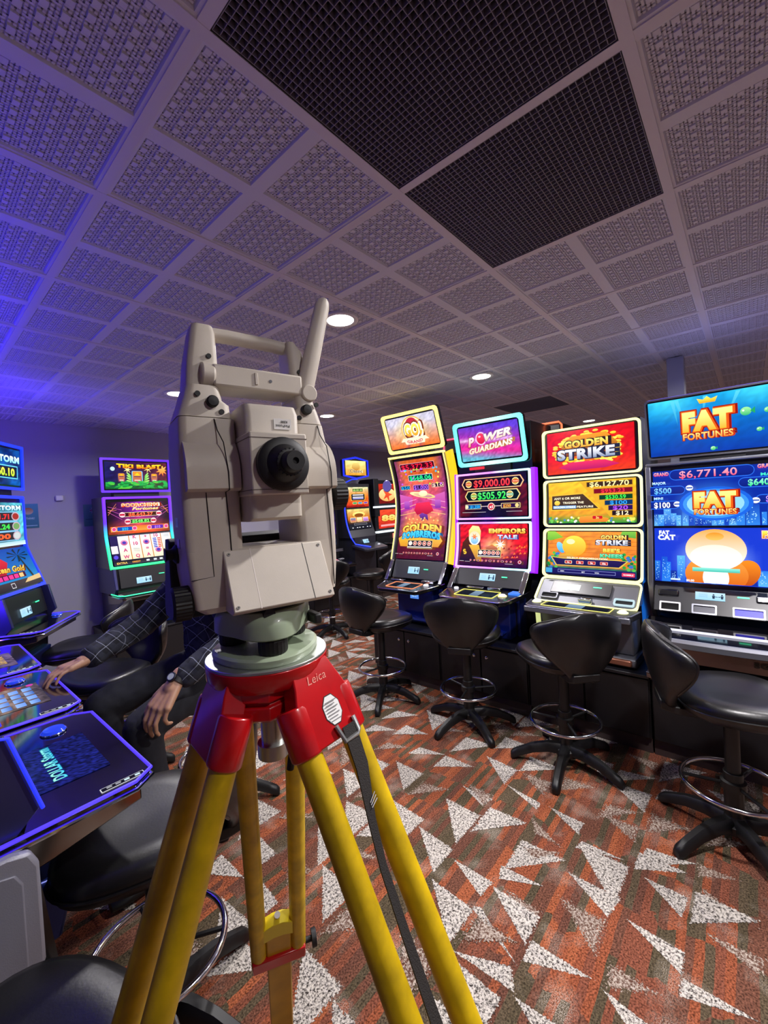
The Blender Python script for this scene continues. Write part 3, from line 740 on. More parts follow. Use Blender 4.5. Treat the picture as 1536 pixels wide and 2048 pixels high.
def pic_gs_top(c):
    w, h = c.w, c.h
    c.bg(noisy(lambda a, b: mixc('ffb030', mixc('d81018', 'e86a18', max(0, .5-b)), min(1, (((a-.5)*1.3)**2+((b-.5))**2)**.5*2.4)), .08, 6), 26, 18)
    r = random.Random(4)
    for k in range(120):
        a = r.uniform(0, 2*pi); q = r.uniform(.55, 1); x = w*.5+w*.4*q*cos(a); y = h*.53+h*.43*q*sin(a)
        c.ell(x, y, w*.033, h*.03, r.choice(['f0c020', 'ffe040', 'd89810', 'fff080']), r.choice(['f8d838', 'ffe860']), n=10)
    c.poly([(w*.16, h*.14), (w*.3, h*.24), (w*.7, h*.24), (w*.86, h*.12), (w*.7, h*.06), (w*.3, h*.05)], 'b01860', 'e83060')
    c.poly([(w*.22, h*.38), (w*.2, h*.62), (w*.32, h*.84), (w*.72, h*.86), (w*.84, h*.6), (w*.8, h*.36)], '6a2a10', 'f09a20')
    c.text('GOLDEN', w*.49, h*.66, h*.15, 'e89820', 'fff070', out='2a1408', ow=.08, bold=.06, width=w*.5)
    c.text('STRIKE', w*.48, h*.43, h*.22, '7a88a8', 'ffffff', out='20243a', ow=.07, bold=.05, width=w*.66)
def pic_gs_mid(c):
    w, h = c.w, c.h
    c.bg(noisy(lambda a, b: mixc('2a8a30', mixc('e89018', 'f8c028', b), min(1, b*4.5)), .12, 2), 20, 16)
    r = random.Random(5)
    for k in range(50): c.ell(w*r.uniform(0, 1), h*r.uniform(0, .14), w*.014, w*.014, r.choice(['40a840', '70c850', '4080c0', 'e0e060', 'ffffff']), n=8)
    c.poly([(w*.38, h*.06), (w*.4, h*.15), (w*.58, h*.17), (w*.72, h*.1), (w*.7, h*.02), (w*.4, h*.0)], 'e07018', 'f0a030')
    c.poly([(w*.04, h*.3), (w*.04, h*.69), (w*.44, h*.72), (w*.63, h*.32)], 'f0b830'); c.poly([(w*.055, h*.325), (w*.055, h*.665), (w*.43, h*.69), (w*.605, h*.34)], '3a2a14', '4a3418')
    c.text('ANY 6 OR MORE', w*.08, h*.6, h*.055, 'fff4d0', bold=.03, align='l', width=w*.32); c.text('TRIGGER THE', w*.19, h*.49, h*.05, 'fff4d0', bold=.03, align='l', width=w*.25)
    c.ell(w*.12, h*.49, w*.035, w*.03, 'f0b020', 'ffe060'); c.rect(w*.07, h*.35, w*.35, h*.42, '88b8f0'); c.text('GOLDEN STRIKE', w*.21, h*.385, h*.045, 'fff8e0', bold=.03, width=w*.26); c.text('FEATURE', w*.36, h*.385, h*.045, 'fff4d0', bold=.03, align='l', width=w*.19)
    c.poly([(w*.4, h*.97), (w*.98, h*.97), (w*.98, h*.12), (w*.74, h*.12)], 'e0a820')
    for t, y, ww, cc, bk in (('$6,127.70', .9, .5, 'fff0a0', '3a2408'), ('$953.23', .735, .42, 'ff3040', '7a0810'), ('$530.59', .585, .36, '40ff50', '084010'), ('$100', .455, .3, '30a0ff', '083058'), ('$20', .335, .26, 'b050ff', '280a50'), ('$12', .215, .22, 'fff0c0', '201008')):
        c.rect(w*(.975-ww), h*(y-.062), w*.975, h*(y+.062), 'c89018'); c.rect(w*(.98-ww), h*(y-.052), w*.97, h*(y+.052), bk); c.text(t, w*(.975-ww/2), h*y, h*(.115 if y > .85 else .09), cc, bold=.02, width=w*ww*(.85 if y > .85 else .6))
    c.rr(w*.6, h*.12, w*.12, h*.08, .006, 'f0a020'); c.rr(w*.6, h*.12, w*.11, h*.07, .005, 'c81810'); c.text('2c', w*.6, h*.12, h*.05, 'ffe080', bold=.04)
def pic_gs_low(c):
    w, h = c.w, c.h
    c.bg(noisy(lambda a, b: mixc('d8701c', 'f0902c', b) if .2 < b else mixc('182a80', '3a8a3a', b*4), .12, 3), 22, 18)
    for k in range(7): c.line(0, h*(.35+k*.09), w, h*(.33+k*.09), .002, 'b85a18')
    r = random.Random(6)
    for k in range(50): c.ell(w*(r.uniform(0, .14) if k % 2 else r.uniform(.86, 1)), h*r.uniform(.15, .5), w*.02, w*.018, r.choice(['2a9a38', '50b848', '187830', '3a70c0']), n=8)
    c.poly([(0, h), (w*.1, h), (w*.2, h*.86), (w*.04, h*.78), (0, h*.8)], '6ab030', '9ad040'); c.poly([(w, h), (w*.86, h), (w*.84, h*.9), (w, h*.85)], '5aa038', '80c040')
    # plain honey drop with leaves where the drawn character stands
    c.ell(w*.17, h*.62, w*.04, h*.14, '3aa0e0', '90d8ff', rot=.5); c.ell(w*.33, h*.66, w*.14, h*.24, 'f09818', 'ffe048'); c.ell(w*.29, h*.76, w*.05, h*.06, 'fff8b0'); c.ell(w*.24, h*.38, w*.1, h*.1, '7a2a60', 'e8b020')
    c.text('GOLDEN', w*.77, h*.87, h*.085, 'e8a020', 'fff080', out='3a1808', ow=.08, bold=.06, width=w*.27)
    c.text('STRIKE', w*.75, h*.755, h*.105, '98a4c0', 'ffffff', out='20202c', ow=.08, bold=.05, width=w*.34)
    c.text("BEE'S", w*.75, h*.58, h*.075, 'f0c020', 'fff070', out='a06008', ow=.05, bold=.05, width=w*.18); c.text('KNEES', w*.75, h*.46, h*.08, '30c080', '80f0c0', out='0a6a48', ow=.05, bold=.05, width=w*.24)
    c.poly([(w*.05, h*.4), (w*.12, h*.2), (w*.84, h*.2), (w*.93, h*.36), (w*.88, h*.36), (w*.8, h*.38), (w*.2, h*.38)], 'e0c050'); c.poly([(w*.07, h*.385), (w*.13, h*.215), (w*.83, h*.215), (w*.91, h*.35), (w*.8, h*.36), (w*.2, h*.36)], '1a1444', '2a1a50')
    c.text('SELECT DENOMINATION', w*.48, h*.385, h*.04, 'fff4d0', bold=.03, width=w*.46)
    for k, t in enumerate(('1c', '2c', '5c', '10c')): c.rr(w*(.27+.135*k), h*.285, w*.085, h*.07, .004, 'f0b0a0' if k else 'fff0d0'); c.rr(w*(.27+.135*k), h*.285, w*.075, h*.055, .003, 'c03028'); c.text(t, w*(.27+.135*k), h*.285, h*.04, 'ffffff', bold=.03)
    c.rect(0, 0, w, h*.14, '141048', '1c1860'); c.frame(w*.15, h*.04, w*.8, h*.11, .002, '9098d8'); c.text('WIN', w*.2, h*.07, h*.03, 'e0e0f0'); c.text('BET', w*.45, h*.07, h*.03, 'e0e0f0'); c.text('WIN', w*.6, h*.07, h*.03, 'e0e0f0')
    c.rect(w*.0, h*.02, w*.08, h*.13, '40a0d0'); c.rr(w*.93, h*.07, w*.13, h*.08, .004, 'e04060'); c.text('GAMBLE', w*.93, h*.07, h*.03, 'ffffff', width=w*.1)
def fat_logo(c, x, y, s, glow=True):
    if glow:
        for k, cc in enumerate(('1a60d8', '3a90f0', '90d0ff')): c.ell(x, y, s*(1.5-.17*k), s*(.9-.12*k), cc)
    c.text('FAT', x, y+s*.22, s*.74, 'ffb030', 'fffa90', out='e85a10', ow=.045, bold=.075, out2='901008', width=s*1.7)
    c.text('FORTUNES', x, y-s*.42, s*.27, 'f08020', 'ffe080', out='c03010', ow=.04, bold=.03, out2='701008', width=s*1.7)
def pic_fat_top(c):
    w, h = c.w, c.h
    c.bg(noisy(lambda a, b: mixc(mixc('0838a0', '0890d8', b), '50e0f0', max(0, b-.55)*1.9*(.6+.4*sin(a*9))), .06, 2), 26, 20)
    r = random.Random(8)
    for k in range(5): c.poly([(x := w*r.uniform(0, 1), h*.98), (x+.02, h*.98), (x+r.uniform(-.05, .05), h*r.uniform(.5, .8))], '1890c8', '58d0f0')
    fat_logo(c, w*.48, h*.48, w*.23, False)
    c.poly([(w*.43, h*.86), (w*.41, h*.95), (w*.46, h*.92), (w*.49, h*.97), (w*.52, h*.92), (w*.57, h*.95), (w*.55, h*.86)], 'f0a010', 'fff060')
    for (x, y, q) in ((.77, .62, 1), (.92, .6, .6), (.86, .3, .5), (.52, .06, .5)):
        c.ell(w*x, h*y, w*.04*q, h*.07*q, '28b070', 'a0f0a0'); c.poly([(w*(x+.03*q), h*y), (w*(x+.065*q), h*(y+.06*q)), (w*(x+.065*q), h*(y-.05*q))], '20a060'); c.ell(w*(x-.018*q), h*(y+.015*q), w*.008*q, w*.008*q, 'ffffff')
def city(c, y0, y1, seed, cols):
    r = random.Random(seed); w, h = c.w, c.h; x = 0
    while x < w:
        bw = r.uniform(.03, .07)*w; t = h*r.uniform(y0, y1); c.rect(x, 0, min(x+bw, w), t, r.choice(cols), r.choice(cols))
        for k in range(14): c.rect(px := x+bw*r.uniform(.1, .7), py := t*r.uniform(.1, .9), min(px+bw*.12, w), py+h*.012, 'a0d8ff', ny=1)
        x += bw*r.uniform(.8, 1.3)
def pic_fat_mid(c):
    w, h = c.w, c.h
    c.bg(lambda a, b: mixc('60b8f0', '0a2a9a', min(1, (((a-.5)*1.5)**2+(b-.3)**2)**.5*1.9)), 22, 16)
    city(c, .1, .34, 3, ['1848b8', '3080e0', '58a8f0', '1030a0'])
    for x, y, ww, hh in ((.5, .9, .66, .19), (.12, .63, .36, .16), (.1, .37, .3, .15), (.92, .7, .42, .17), (.96, .42, .26, .15)):
        c.rr(w*x, h*y, w*ww, h*hh, h*hh*.49, '2868e0'); c.rr(w*x, h*y, w*(ww-.012), h*(hh-.03), h*hh*.4, '081c78', '0c2890')
    c.text('$6,771.40', w*.48, h*.9, h*.125, 'ff3068', 'ffb0c0', bold=.012, width=w*.45)
    c.text('GRAND', w*.1, h*.93, h*.06, 'ff4060', 'ffc0c0', bold=.04, width=w*.13); c.text('GRAND', w*.92, h*.95, h*.06, 'ff4060', 'ffc0c0', bold=.04, width=w*.14)
    c.text('MAJOR', w*.08, h*.77, h*.045, '60c0ff', 'e0f4ff', bold=.04, width=w*.12); c.text('$500', w*.11, h*.63, h*.1, '40a0ff', '90d0ff', bold=.03, width=w*.15)
    c.text('MINI', w*.07, h*.49, h*.045, '60c0ff', 'e0f4ff', bold=.04, width=w*.08); c.text('$100', w*.1, h*.37, h*.1, 'e8f0ff', 'ffffff', bold=.03, width=w*.14)
    c.text('MAXI', w*.93, h*.82, h*.045, '40e0c0', bold=.04, width=w*.12); c.text('$640.70', w*.9, h*.7, h*.1, '20d080', '90ffd0', bold=.03, width=w*.24); c.text('$20', w*.95, h*.42, h*.1, '9050ff', 'd0b0ff', bold=.03, width=w*.1)
    for x, y in ((.335, .66), (.23, .38), (.83, .4)): c.ell(w*x, h*y, w*.03, w*.028, 'e8f0ff'); c.rect(w*(x-.025), h*(y-.01), w*(x+.025), h*(y+.01), '1838a0')
    fat_logo(c, w*.53, h*.37, w*.19)
def pic_fat_low(c):
    w, h = c.w, c.h
    c.bg(lambda a, b: mixc('d0e8ff', '1838c8', min(1, (((a-.5)*1.4)**2+(b-.4)**2)**.5*2)), 22, 18)
    city(c, .15, .5, 12, ['1850c8', '2878e0', '103098', '58b0f8'])
    # a plain soft orange and white cushion-like heap in the drawn animal's place
    c.ell(w*.74, h*.2, w*.1, h*.24, 'b84810', 'f08a20', rot=-.4, n=36); c.ell(w*.52, h*.16, w*.24, h*.34, 'd86818', 'f0a040', n=40); c.ell(w*.52, h*.1, w*.1, h*.24, 'ffffff', 'fff0e0')
    c.ell(w*.52, h*.60, w*.235, h*.37, 'fffaf4', 'f4a848', n=44); c.ell(w*.52, h*.47, w*.2, h*.22, 'ffffff', 'fff0d4', n=40); c.ell(w*.52, h*.84, w*.07, h*.07, 'f8c060', 'f09020')
    c.rect(w*.34, h*.2, w*.7, h*.27, '38b8a8', '90e8d8')
    c.text('FAT', w*.11, h*.91, h*.07, 'd8e4f4', 'ffffff', bold=.06, width=w*.09); c.text('CAT', w*.13, h*.82, h*.09, 'd8e4f4', 'ffffff', bold=.06, width=w*.15)
    c.text('FAT', w*.93, h*.88, h*.1, 'f07010', 'fff458', out='fff8f0', ow=.05, bold=.09, out2='b01808', width=w*.13)
    c.text('$0.00', w*.32, h*.03, h*.035, 'ffffff', bold=.03); c.rect(w*.16, h*.02, w*.24, h*.05, 'd0e0f0')
def pic_tiki(c):
    w, h = c.w, c.h
    c.bg(noisy(lambda a, b: mixc('106a28', mixc('181858', '601830', a), min(1, b*3)), .2, 4), 20, 14)
    c.ell(w*.12, h*.74, w*.035, w*.035, 'c0e8f0'); c.star(w*.92, h*.72, w*.11, w*.05, 9, 'ff6a20', 'ffd060'); c.star(w*.35, h*.72, w*.07, w*.02, 7, 'fff0a0'); c.star(w*.68, h*.76, w*.08, w*.02, 7, 'ffe080')
    for x, s in ((.25, .8), (.5, 1.25), (.78, .8)):
        c.rr(w*x, h*.42, w*.14*s, h*.4*s, .01, '70c8ff' if x == .5 else '504060'); c.rr(w*x, h*.42, w*.12*s, h*.38*s, .01, '8a2a60', 'f09a20'); c.rect(w*(x-.045*s), h*.44, w*(x+.045*s), h*.47, '3a1a60'); c.rect(w*(x-.04*s), h*.3, w*(x+.04*s), h*.34, 'ffd0c0')
        c.poly([(w*x, h*(.42+.15*s)), (w*(x+.04*s), h*.5), (w*(x-.04*s), h*.5)], 'ffd020')
    r = random.Random(3)
    for k in range(46):
        x, y = r.uniform(0, 1), r.uniform(.02, .26); a = r.uniform(-.6, .6); c.ell(w*x, h*y, w*.055, h*.05, r.choice(['0e7a30', '18a040', '0a5a28', '60c838']), '28b850', n=10, rot=a)
    for s in (-1, 1):
        for k in range(4): c.ell(w*(.5+s*.14), h*(.28+.08*k), w*.05, h*.03, '60c848', 'b0f080', n=10, rot=s*(.3+.2*k))
    c.text('TIKI BLAST', w*.53, h*.86, h*.13, 'f06010', 'ffee30', out='501008', ow=.05, bold=.07, width=w*.72, arc=-.006)
def pic_scorching(c):
    w, h = c.w, c.h
    c.bg(noisy(lambda a, b: mixc('f05a18', mixc('9018b8', '1a0818', min(1, abs(a-.5)*2.1)), min(1, max(0, b*1.5-.1)+abs(a-.5))), .1, 4), 22, 18)
    for s in (-1, 1):
        for k in range(3): c.line(w*(.5+s*.28), h*(.45+.15*k), w*(.5+s*.49), h*(.7+.08*k), .0025, 'e060c0'); c.line(w*(.5+s*.49), h*(.6+.08*k), w*(.5+s*.36), h*(.95-.1*k), .0025, 'f09060')
    c.text('SCORCHING', w*.52, h*.9, h*.1, 'f04010', 'ffb060', out='ffe8d0', ow=.05, bold=.05, out2='8a1010', width=w*.6); c.text('Fortunes', w*.6, h*.78, h*.09, 'ffd060', 'fff8d0', out='a02a10', ow=.04, bold=.04, shear=.3, width=w*.44)
    c.rr(w*.52, h*.6, w*.66, h*.14, .012, 'fff0c0'); c.rr(w*.52, h*.6, w*.64, h*.12, .01, '3a0808'); c.text('$8,643.27', w*.52, h*.6, h*.1, 'ff4020', 'ff8050', bold=.04, width=w*.4)
    c.rr(w*.5, h*.38, w*.46, h*.13, .012, 'f0e090'); c.rr(w*.5, h*.38, w*.44, h*.11, .01, '08300a'); c.text('$548.82', w*.51, h*.38, h*.085, '40ff50', 'a0ff90', bold=.04, width=w*.28)
    for x, y in ((.22, .6), (.82, .6), (.3, .38), (.72, .38)): c.ell(w*x, h*y, h*.085, h*.085, 'ffd0d8'); c.rect(w*x-h*.07, h*(y-.03), w*x+h*.07, h*(y+.03), 'c02040')
    c.rect(w*.03, h*.08, w*.97, h*.24, 'f0a040', 'ff7028'); c.rect(w*.13, h*.1, w*.36, h*.22, '0848b0'); c.text('$50', w*.25, h*.16, h*.08, '30c0ff', bold=.03); c.rect(w*.68, h*.1, w*.88, h*.22, '5a18a8'); c.text('$10', w*.78, h*.16, h*.08, 'c080ff', bold=.03)
    for x in (.08, .4, .64, .93): c.ell(w*x, h*.16, h*.07, h*.07, 'ffb0d0'); c.ell(w*x, h*.16, h*.05, h*.05, 'e04080')
def pic_reels(c):
    w, h = c.w, c.h
    c.rect(0, 0, w, h, '141038', '241858'); c.rect(w*.12, h*.17, w, h*.98, 'fff0c0', 'ffffff')
    for k in range(5):
        x = w*(.21+.175*k); c.rect(x+w*.078, h*.17, x+w*.092, h*.98, 'c87830')
    c.rect(0, h*.4, w*.1, h*.66, 'e8e0f8'); c.ell(w*.05, h*.28, w*.035, w*.035, '5a4ad8')
    g = [(0, .75, 'o'), (0, .5, 'A'), (0, .27, 'W'), (1, .93, 'K'), (1, .7, '10'), (1, .48, '~'), (1, .27, 'Q'), (2, .92, '+'), (2, .72, 'o'), (2, .5, '='), (2, .28, 'A'), (3, .92, '10'), (3, .4, 'o'), (4, .9, '~'), (4, .4, '~')]
    for k, y, t in g:
        x = w*(.21+.175*k)
        if t == 'o': c.ell(x, h*y, w*.055, w*.05, 'b03a80', 'f0a0c8'); c.ell(x, h*y, w*.03, w*.026, '4a3ab0')
        elif t == '~':
            for q in range(3): c.line(x-w*.05, h*(y+.05-.04*q), x+w*.05, h*(y+.02-.04*q), .004, '8890a8')
        else: c.text(t, x, h*y, h*.11, 'b82a78', 'e06090', bold=.05)
    for q in range(6): c.rect(w*.67, h*(.48+.06*q), w*.73, h*(.52+.06*q), '3a50c8'); c.rect(w*.745, h*(.48+.06*q), w*.8, h*(.52+.06*q), 'e05048')
    c.rect(0, 0, w, h*.14, '3a3a48', '101018'); c.text('EXTRA', w*.12, h*.065, h*.06, 'f0c060', bold=.04, width=w*.16); c.text('CREDIT', w*.34, h*.065, h*.05, 'f0a040', bold=.04)
    for x in (.5, .62, .72, .85): c.rect(w*x, h*.04, w*(x+.05), h*.1, 'd8e4f0')
def pic_storm_top(c):
    w, h = c.w, c.h
    c.bg(noisy(lambda a, b: mixc('0a1a58', '1070d0', min(1, abs(sin(a*5+b*3)))*.7), .2, 5), 16, 12)
    c.text('STORM', w*.72, h*.72, h*.17, '80e0ff', 'f0fff0', out='0a3a80', ow=.06, bold=.06, width=w*.52)
    c.frame(w*.05, h*.18, w*.93, h*.54, .006, '70e8ff'); c.rect(w*.08, h*.22, w*.9, h*.5, '061a30'); c.text('$1,260.10', w*.52, h*.36, h*.2, 'a8e020', 'fff860', bold=.05, width=w*.68)
def pic_storm_mid(c):
    w, h = c.w, c.h
    c.bg(noisy(lambda a, b: mixc('103a48', '60c8d8', min(1, a*.9+.1*b)), .25, 5), 16, 14)
    c.text('STORM', w*.7, h*.88, h*.1, '90d8ff', 'ffffff', out='0a3060', ow=.05, bold=.06, width=w*.52)
    for y, t, col in ((.68, '$3,141.71', 'f03030'), (.45, '$545.24', '40e050'), (.23, '$100', 'f06030')):
        c.rect(0, h*(y-.11), w*.86, h*(y+.11), '80c0e8'); c.rect(0, h*(y-.09), w*.86, h*(y+.09), '202830'); c.text(t, w*.4, h*y, h*.11, col, bold=.05, width=w*.56)
        c.ell(w*.82, h*y, w*.09, h*.1, 'c0a8b8'); c.ell(w*.82, h*y, w*.07, h*.075, {'f03030': 'a03028', '40e050': '70a060', 'f06030': 'c8d0d0'}[col])
    c.rect(0, 0, w, h*.1, 'd8ecf0', 'a0d0e0')
def pic_ocean(c):
    w, h = c.w, c.h
    c.bg(lambda a, b: mixc('1890c8', '0a48a8', b), 12, 12)
    c.poly([(0, h*.2), (w*.3, h*.3), (w*.46, h*.66), (w*.3, h*.85), (0, h*.9)], '8a1028', 'e03040'); c.poly([(w*.1, h*.5), (w*.24, h*.52), (w*.2, h*.78), (w*.08, h*.74)], 'fff0e8')
    for k in range(9):
        a = .25+k*.72; c.poly([(w*.72, h*.8), (w*.72+w*.24*cos(a), h*.8+h*.18*sin(a)), (w*.72+w*.22*cos(a+.22), h*.8+h*.15*sin(a+.22))], '0a2a38')
    c.poly([(w*.71, h*.8), (w*.74, h*.8), (w*.88, h*.2), (w*.83, h*.2)], '10303a')
    c.text('Ocean Gold', w*.42, h*.5, h*.14, 'f0a010', 'fff070', out='5a2808', ow=.04, bold=.03, shear=.35, width=w*.66, rot=-.05)
    c.rect(w*.1, h*.25, w*.7, h*.38, '3a1030'); 
    for k in range(5): c.rr(w*(.16+.11*k), h*.31, w*.09, h*.1, .003, 'e83a90' if k < 4 else 'f0c080')
    c.rect(0, 0, w, h*.2, '201c28', '40383a'); c.poly([(w*.6, h*.1), (w, h*.12), (w, h*.24), (w*.7, h*.2)], 'd8b880'); c.frame(w*.3, h*.04, w*.38, h*.16, .004, 'd8d8e0')
def pic_blue_a(c):
    w, h = c.w, c.h
    c.bg(noisy(lambda a, b: mixc('b82018', mixc('e87020', 'e8e8b0', max(0, b-.5)*2), min(1, b*2.2)), .15, 3), 14, 12)
    c.rr(w*.52, h*.85, w*.46, h*.15, .006, '205028'); c.text('$5,551.81', w*.52, h*.85, h*.09, 'c8e880', width=w*.4, bold=.03)
    c.rr(w*.52, h*.5, w*.66, h*.36, .02, 'f0b040'); c.rr(w*.52, h*.5, w*.6, h*.32, .02, '1a1a28')
    for y in (.58, .47, .4): c.rect(w*.28, h*y, w*.76, h*(y+.05), 'e8e8f0' if y > .45 else 'a8a8f0')
    for x, k in ((.36, '20a060'), (.6, '2080c8'), (.85, '6a30b0')): c.rr(w*x, h*.2, w*.2, h*.11, .01, 'f0d080'); c.rr(w*x, h*.2, w*.17, h*.08, .01, k)
    c.rect(w*.0, h*.02, w*.8, h*.08, '901818')
def pic_blue_b(c):
    w, h = c.w, c.h
    c.bg(noisy(lambda a, b: mixc('1a1c28', mixc('c86a20', 'f0e088', max(0, b-.55)*2), min(1, max(0, b-.25)*4)), .12, 3), 14, 12)
    c.ell(w*.5, h*.72, w*.28, h*.14, 'e8b030', 'fff090'); c.ell(w*.5, h*.68, w*.2, h*.1, '8a4a18')
    for k in range(3): c.rr(w*(.22+.28*k), h*.47, w*.25, h*.24, .006, 'f0d0a0'); c.rr(w*(.22+.28*k), h*.46, w*.22, h*.19, .005, ['d87828', 'f0a870', '8a50b0'][k], ['4a7ab0', 'fff0b0', 'd8a0e0'][k])
    c.frame(w*.22, h*.2, w*.8, h*.29, .004, 'a0a0a8')
    for x in (.1, .3, .4, .55, .75, .88): c.rect(w*x, h*.05, w*(x+.05), h*.09, 'e8e8f0')
def pic_badge(c):
    w, h = c.w, c.h
    c.bg(noisy(lambda a, b: mixc('e09830', 'f0e898', b), .1, 1), 10, 8); c.ell(w*.5, h*.6, w*.2, h*.26, 'c07a28', 'e8d070'); c.text('Classic', w*.5, h*.3, h*.2, '6a3a10', bold=.03, out='fff0c0', ow=.04, width=w*.6)
def pic_red(c):
    w, h = c.w, c.h
    c.bg(noisy(lambda a, b: mixc('6a1010', 'b82a18', b), .15, 1), 8, 10); c.ell(w*.5, h*.45, w*.42, h*.34, 'f0b060', 'ffe0a0'); c.star(w*.5, h*.45, w*.26, w*.09, 5, 'd83020', 'e86030'); c.poly([(w*.1, h*.7), (w*.5, h*.86), (w*.9, h*.7), (w*.5, h*.78)], '401008')
def pic_red2(c):
    w, h = c.w, c.h
    c.bg(noisy(lambda a, b: mixc('c82818', 'e04828', b), .15, 1), 8, 10); c.text('88', w*.5, h*.55, h*.3, 'ffb040', 'ffe080', out='7a1008', ow=.05, bold=.06, width=w*.7); c.rect(w*.1, h*.1, w*.9, h*.2, 'f0a0a0')
def pic_pink(c):
    w, h = c.w, c.h
    c.bg(noisy(lambda a, b: mixc('8a1030', 'f0c0d0', abs(sin(b*4+a*3))), .3, 1), 16, 8); c.text('DRAGON', w*.5, h*.5, h*.4, 'fff0f0', out='c01838', ow=.06, bold=.06, width=w*.86); c.rect(0, 0, w, h*.12, '8080e0')
def pic_desk_game(c):
    w, h = c.w, c.h
    c.bg(noisy(lambda a, b: mixc('4a4048', '8a7468', b), .35, 7), 20, 14)
    for i in range(4):
        for j in range(3): c.rr(w*(.14+.2*i), h*(.25+.24*j), w*.16, h*.17, .003, ['5078c8', '6890e0', '3a60b0'][(i+j) % 3], '8ab0f0')
    c.ell(w*.9, h*.15, w*.05, h*.07, 'c03aa0'); c.ell(w*.9, h*.35, w*.04, h*.05, 'a8406a')
def display(parent, prof, w, z0, z1, picture, name='display', bezel=.012, off=.004, mx=.0):
    """picture laid on the profile between heights z0 and z1 with a black bezel behind it"""
    fn, H = curve_map(w, prof, off)
    # arc length at a height
    P = prof; acc = 0; vv = []
    for zt in (z0, z1):
        acc = 0
        for a, b in zip(P, P[1:]):
            d = sqrt((b[0]-a[0])**2+(b[1]-a[1])**2)
            if a[1] <= zt <= b[1]: acc += d*(zt-a[1])/(b[1]-a[1]); break
            acc += d
        vv.append(acc)
    pw = w-2*bezel; ph = vv[1]-vv[0]
    c = Canvas(pw, ph, lambda u, v, l: fn(u+bezel+mx, v+vv[0], l), True); picture(c)
    return c.build(name, parent), vv
def body_from(prof, depth, thick=.012, back=None):
    pts = [(y+thick, z) for y, z in prof]; b = depth if back is None else back
    return pts+[(b, prof[-1][1]), (b, prof[0][1])]
def topper(parent, w, h, base, top, picture, ledm, t=.026, depth=.04, rc=.03, name='topper'):
    """base, top: (y, z) of its lower and upper edge; a glowing framed screen on a short neck"""
    prof = [base, top]; fn, H = curve_map(w, prof, 0)
    m = MB(); o = ring_pts(w, H, rc, w/2, H/2, 6, .5)
    m.loft([[fn(p[0], p[1], -depth) for p in o], [fn(p[0], p[1], .0) for p in o]]); tp = m.build(name, M_BLACK, parent)
    m = MB(); ring(m, fn, w, H, w/2, H/2, t, -.004, .012, rc); m.build('glowing_frame', ledm, tp)
    bz = t+.014
    c = Canvas(w-2*bz, H-2*bz, lambda u, v, l: fn(u+bz, v+bz, l+.003)); picture(c); c.build('topper_screen', tp)
    return tp
def deck_top(parent, z, x0, x1, y0, y1, ledc='ffe070', scr=True, inset=.05):
    pass
def button(parent, x, y, z, r=.02, col='d8d8e0', ringcol=None, name='play_button'):
    m = MB(); m.lathe([(r, z), (r, z+.008), (r*.85, z+.013), (r*.3, z+.015), (.001, z+.015)], 20, (x, y, 0)); b = m.build(name, mat(name+'_'+col, col, .2, emit=col, es=.5), parent)
    if ringcol:
        m = MB(); m.lathe([(r+.001, z), (r+.001, z+.004), (r+.007, z+.004), (r+.007, z)], 24, (x, y, 0), cap=False); m.build('button_ring', led(ringcol, 1.6), b)
    return b
RX = 3.0
def right_machine(name, label, yc, rz=-90):
    return thing(name, label, 'gaming machine', (RX, yc, 0), R(rz), 'gaming machines in the right hand row')
SCRUB = .46     # top of the black base cabinets

def pod(parent, w, z0, z1, yf, ledc='1830ff', word=None):
    """blue-lit recess under the deck"""
    m = MB(); m.bx(-w/2, w/2, yf, .3, z0, z1); m.bx(-w/2-.03, w/2+.03, yf+.1, .3, z0, z1); p = m.build('belly_door', mat('belly_blue', '10206a', .25, .3), parent, bevel=.01)
    m = MB(); m.bx(-w/2+.02, w/2-.02, yf-.012, yf-.004, z1-.012, z1-.004); m.build('belly_light', led('2040ff', 9), p)
    m = MB(); m.bx(-w/2+.03, w/2-.03, yf-.07, yf+.01, z0+.055, z0+.063); m.bx(-w/2+.03, w/2-.03, yf-.074, yf-.068, z0+.05, z0+.075); m.build('coin_tray', mat('tray_blue', '2038a0', .2, .5), parent)
    c = Canvas(.09, .05, plane_map((.0, yf-.002, z1-.1), (1, 0, 0), (0, 0, 1), .09)); c.rect(0, 0, .09, .05, '2a60c0', '3a78d8'); c.frame(.004, .004, .086, .046, .002, '90c0ff')
    if word: c.text(word, .045, .025, .02, 'b0d8ff', bold=.02)
    c.build('lit_plate', p)
def slope_panel(parent, w, a, b, name='reader_panel', m_=None, thick=.05):
    m = MB(); m.prism([a, b, (b[0]+thick, b[1]), (a[0]+thick, a[1])], -w/2, w/2, 'x'); return m.build(name, m_ or M_SATIN, parent, bevel=.004)
def deck(parent, wf, wb, yf, yb, z, th=.035, slope=.02, m_=None, lip=None, rc=.03):
    """trapezoid deck slab: front edge wf wide at yf, back edge wb wide at yb (z at the front, z+slope at the back)"""
    m = MB(); P = [(-wf/2+rc, yf), (wf/2-rc, yf), (wf/2, yf+rc), (wb/2, yb), (-wb/2, yb), (-wf/2, yf+rc)]
    zz = lambda y: z+slope*(y-yf)/(yb-yf)
    m.loft([[V(x, y, zz(y)-th) for x, y in P], [V(x, y, zz(y)) for x, y in P]]); d = m.build('deck', m_ or M_BLACK, parent, bevel=.006)
    if lip:
        m = MB(); m.tube([(x, y-.004, zz(y)-.004) for x, y in ((-wb/2, yb), (-wf/2, yf+rc), (-wf/2+rc, yf), (wf/2-rc, yf), (wf/2, yf+rc), (wb/2, yb))], .004, 8); m.build('deck_edge', lip, d)
    return d, zz
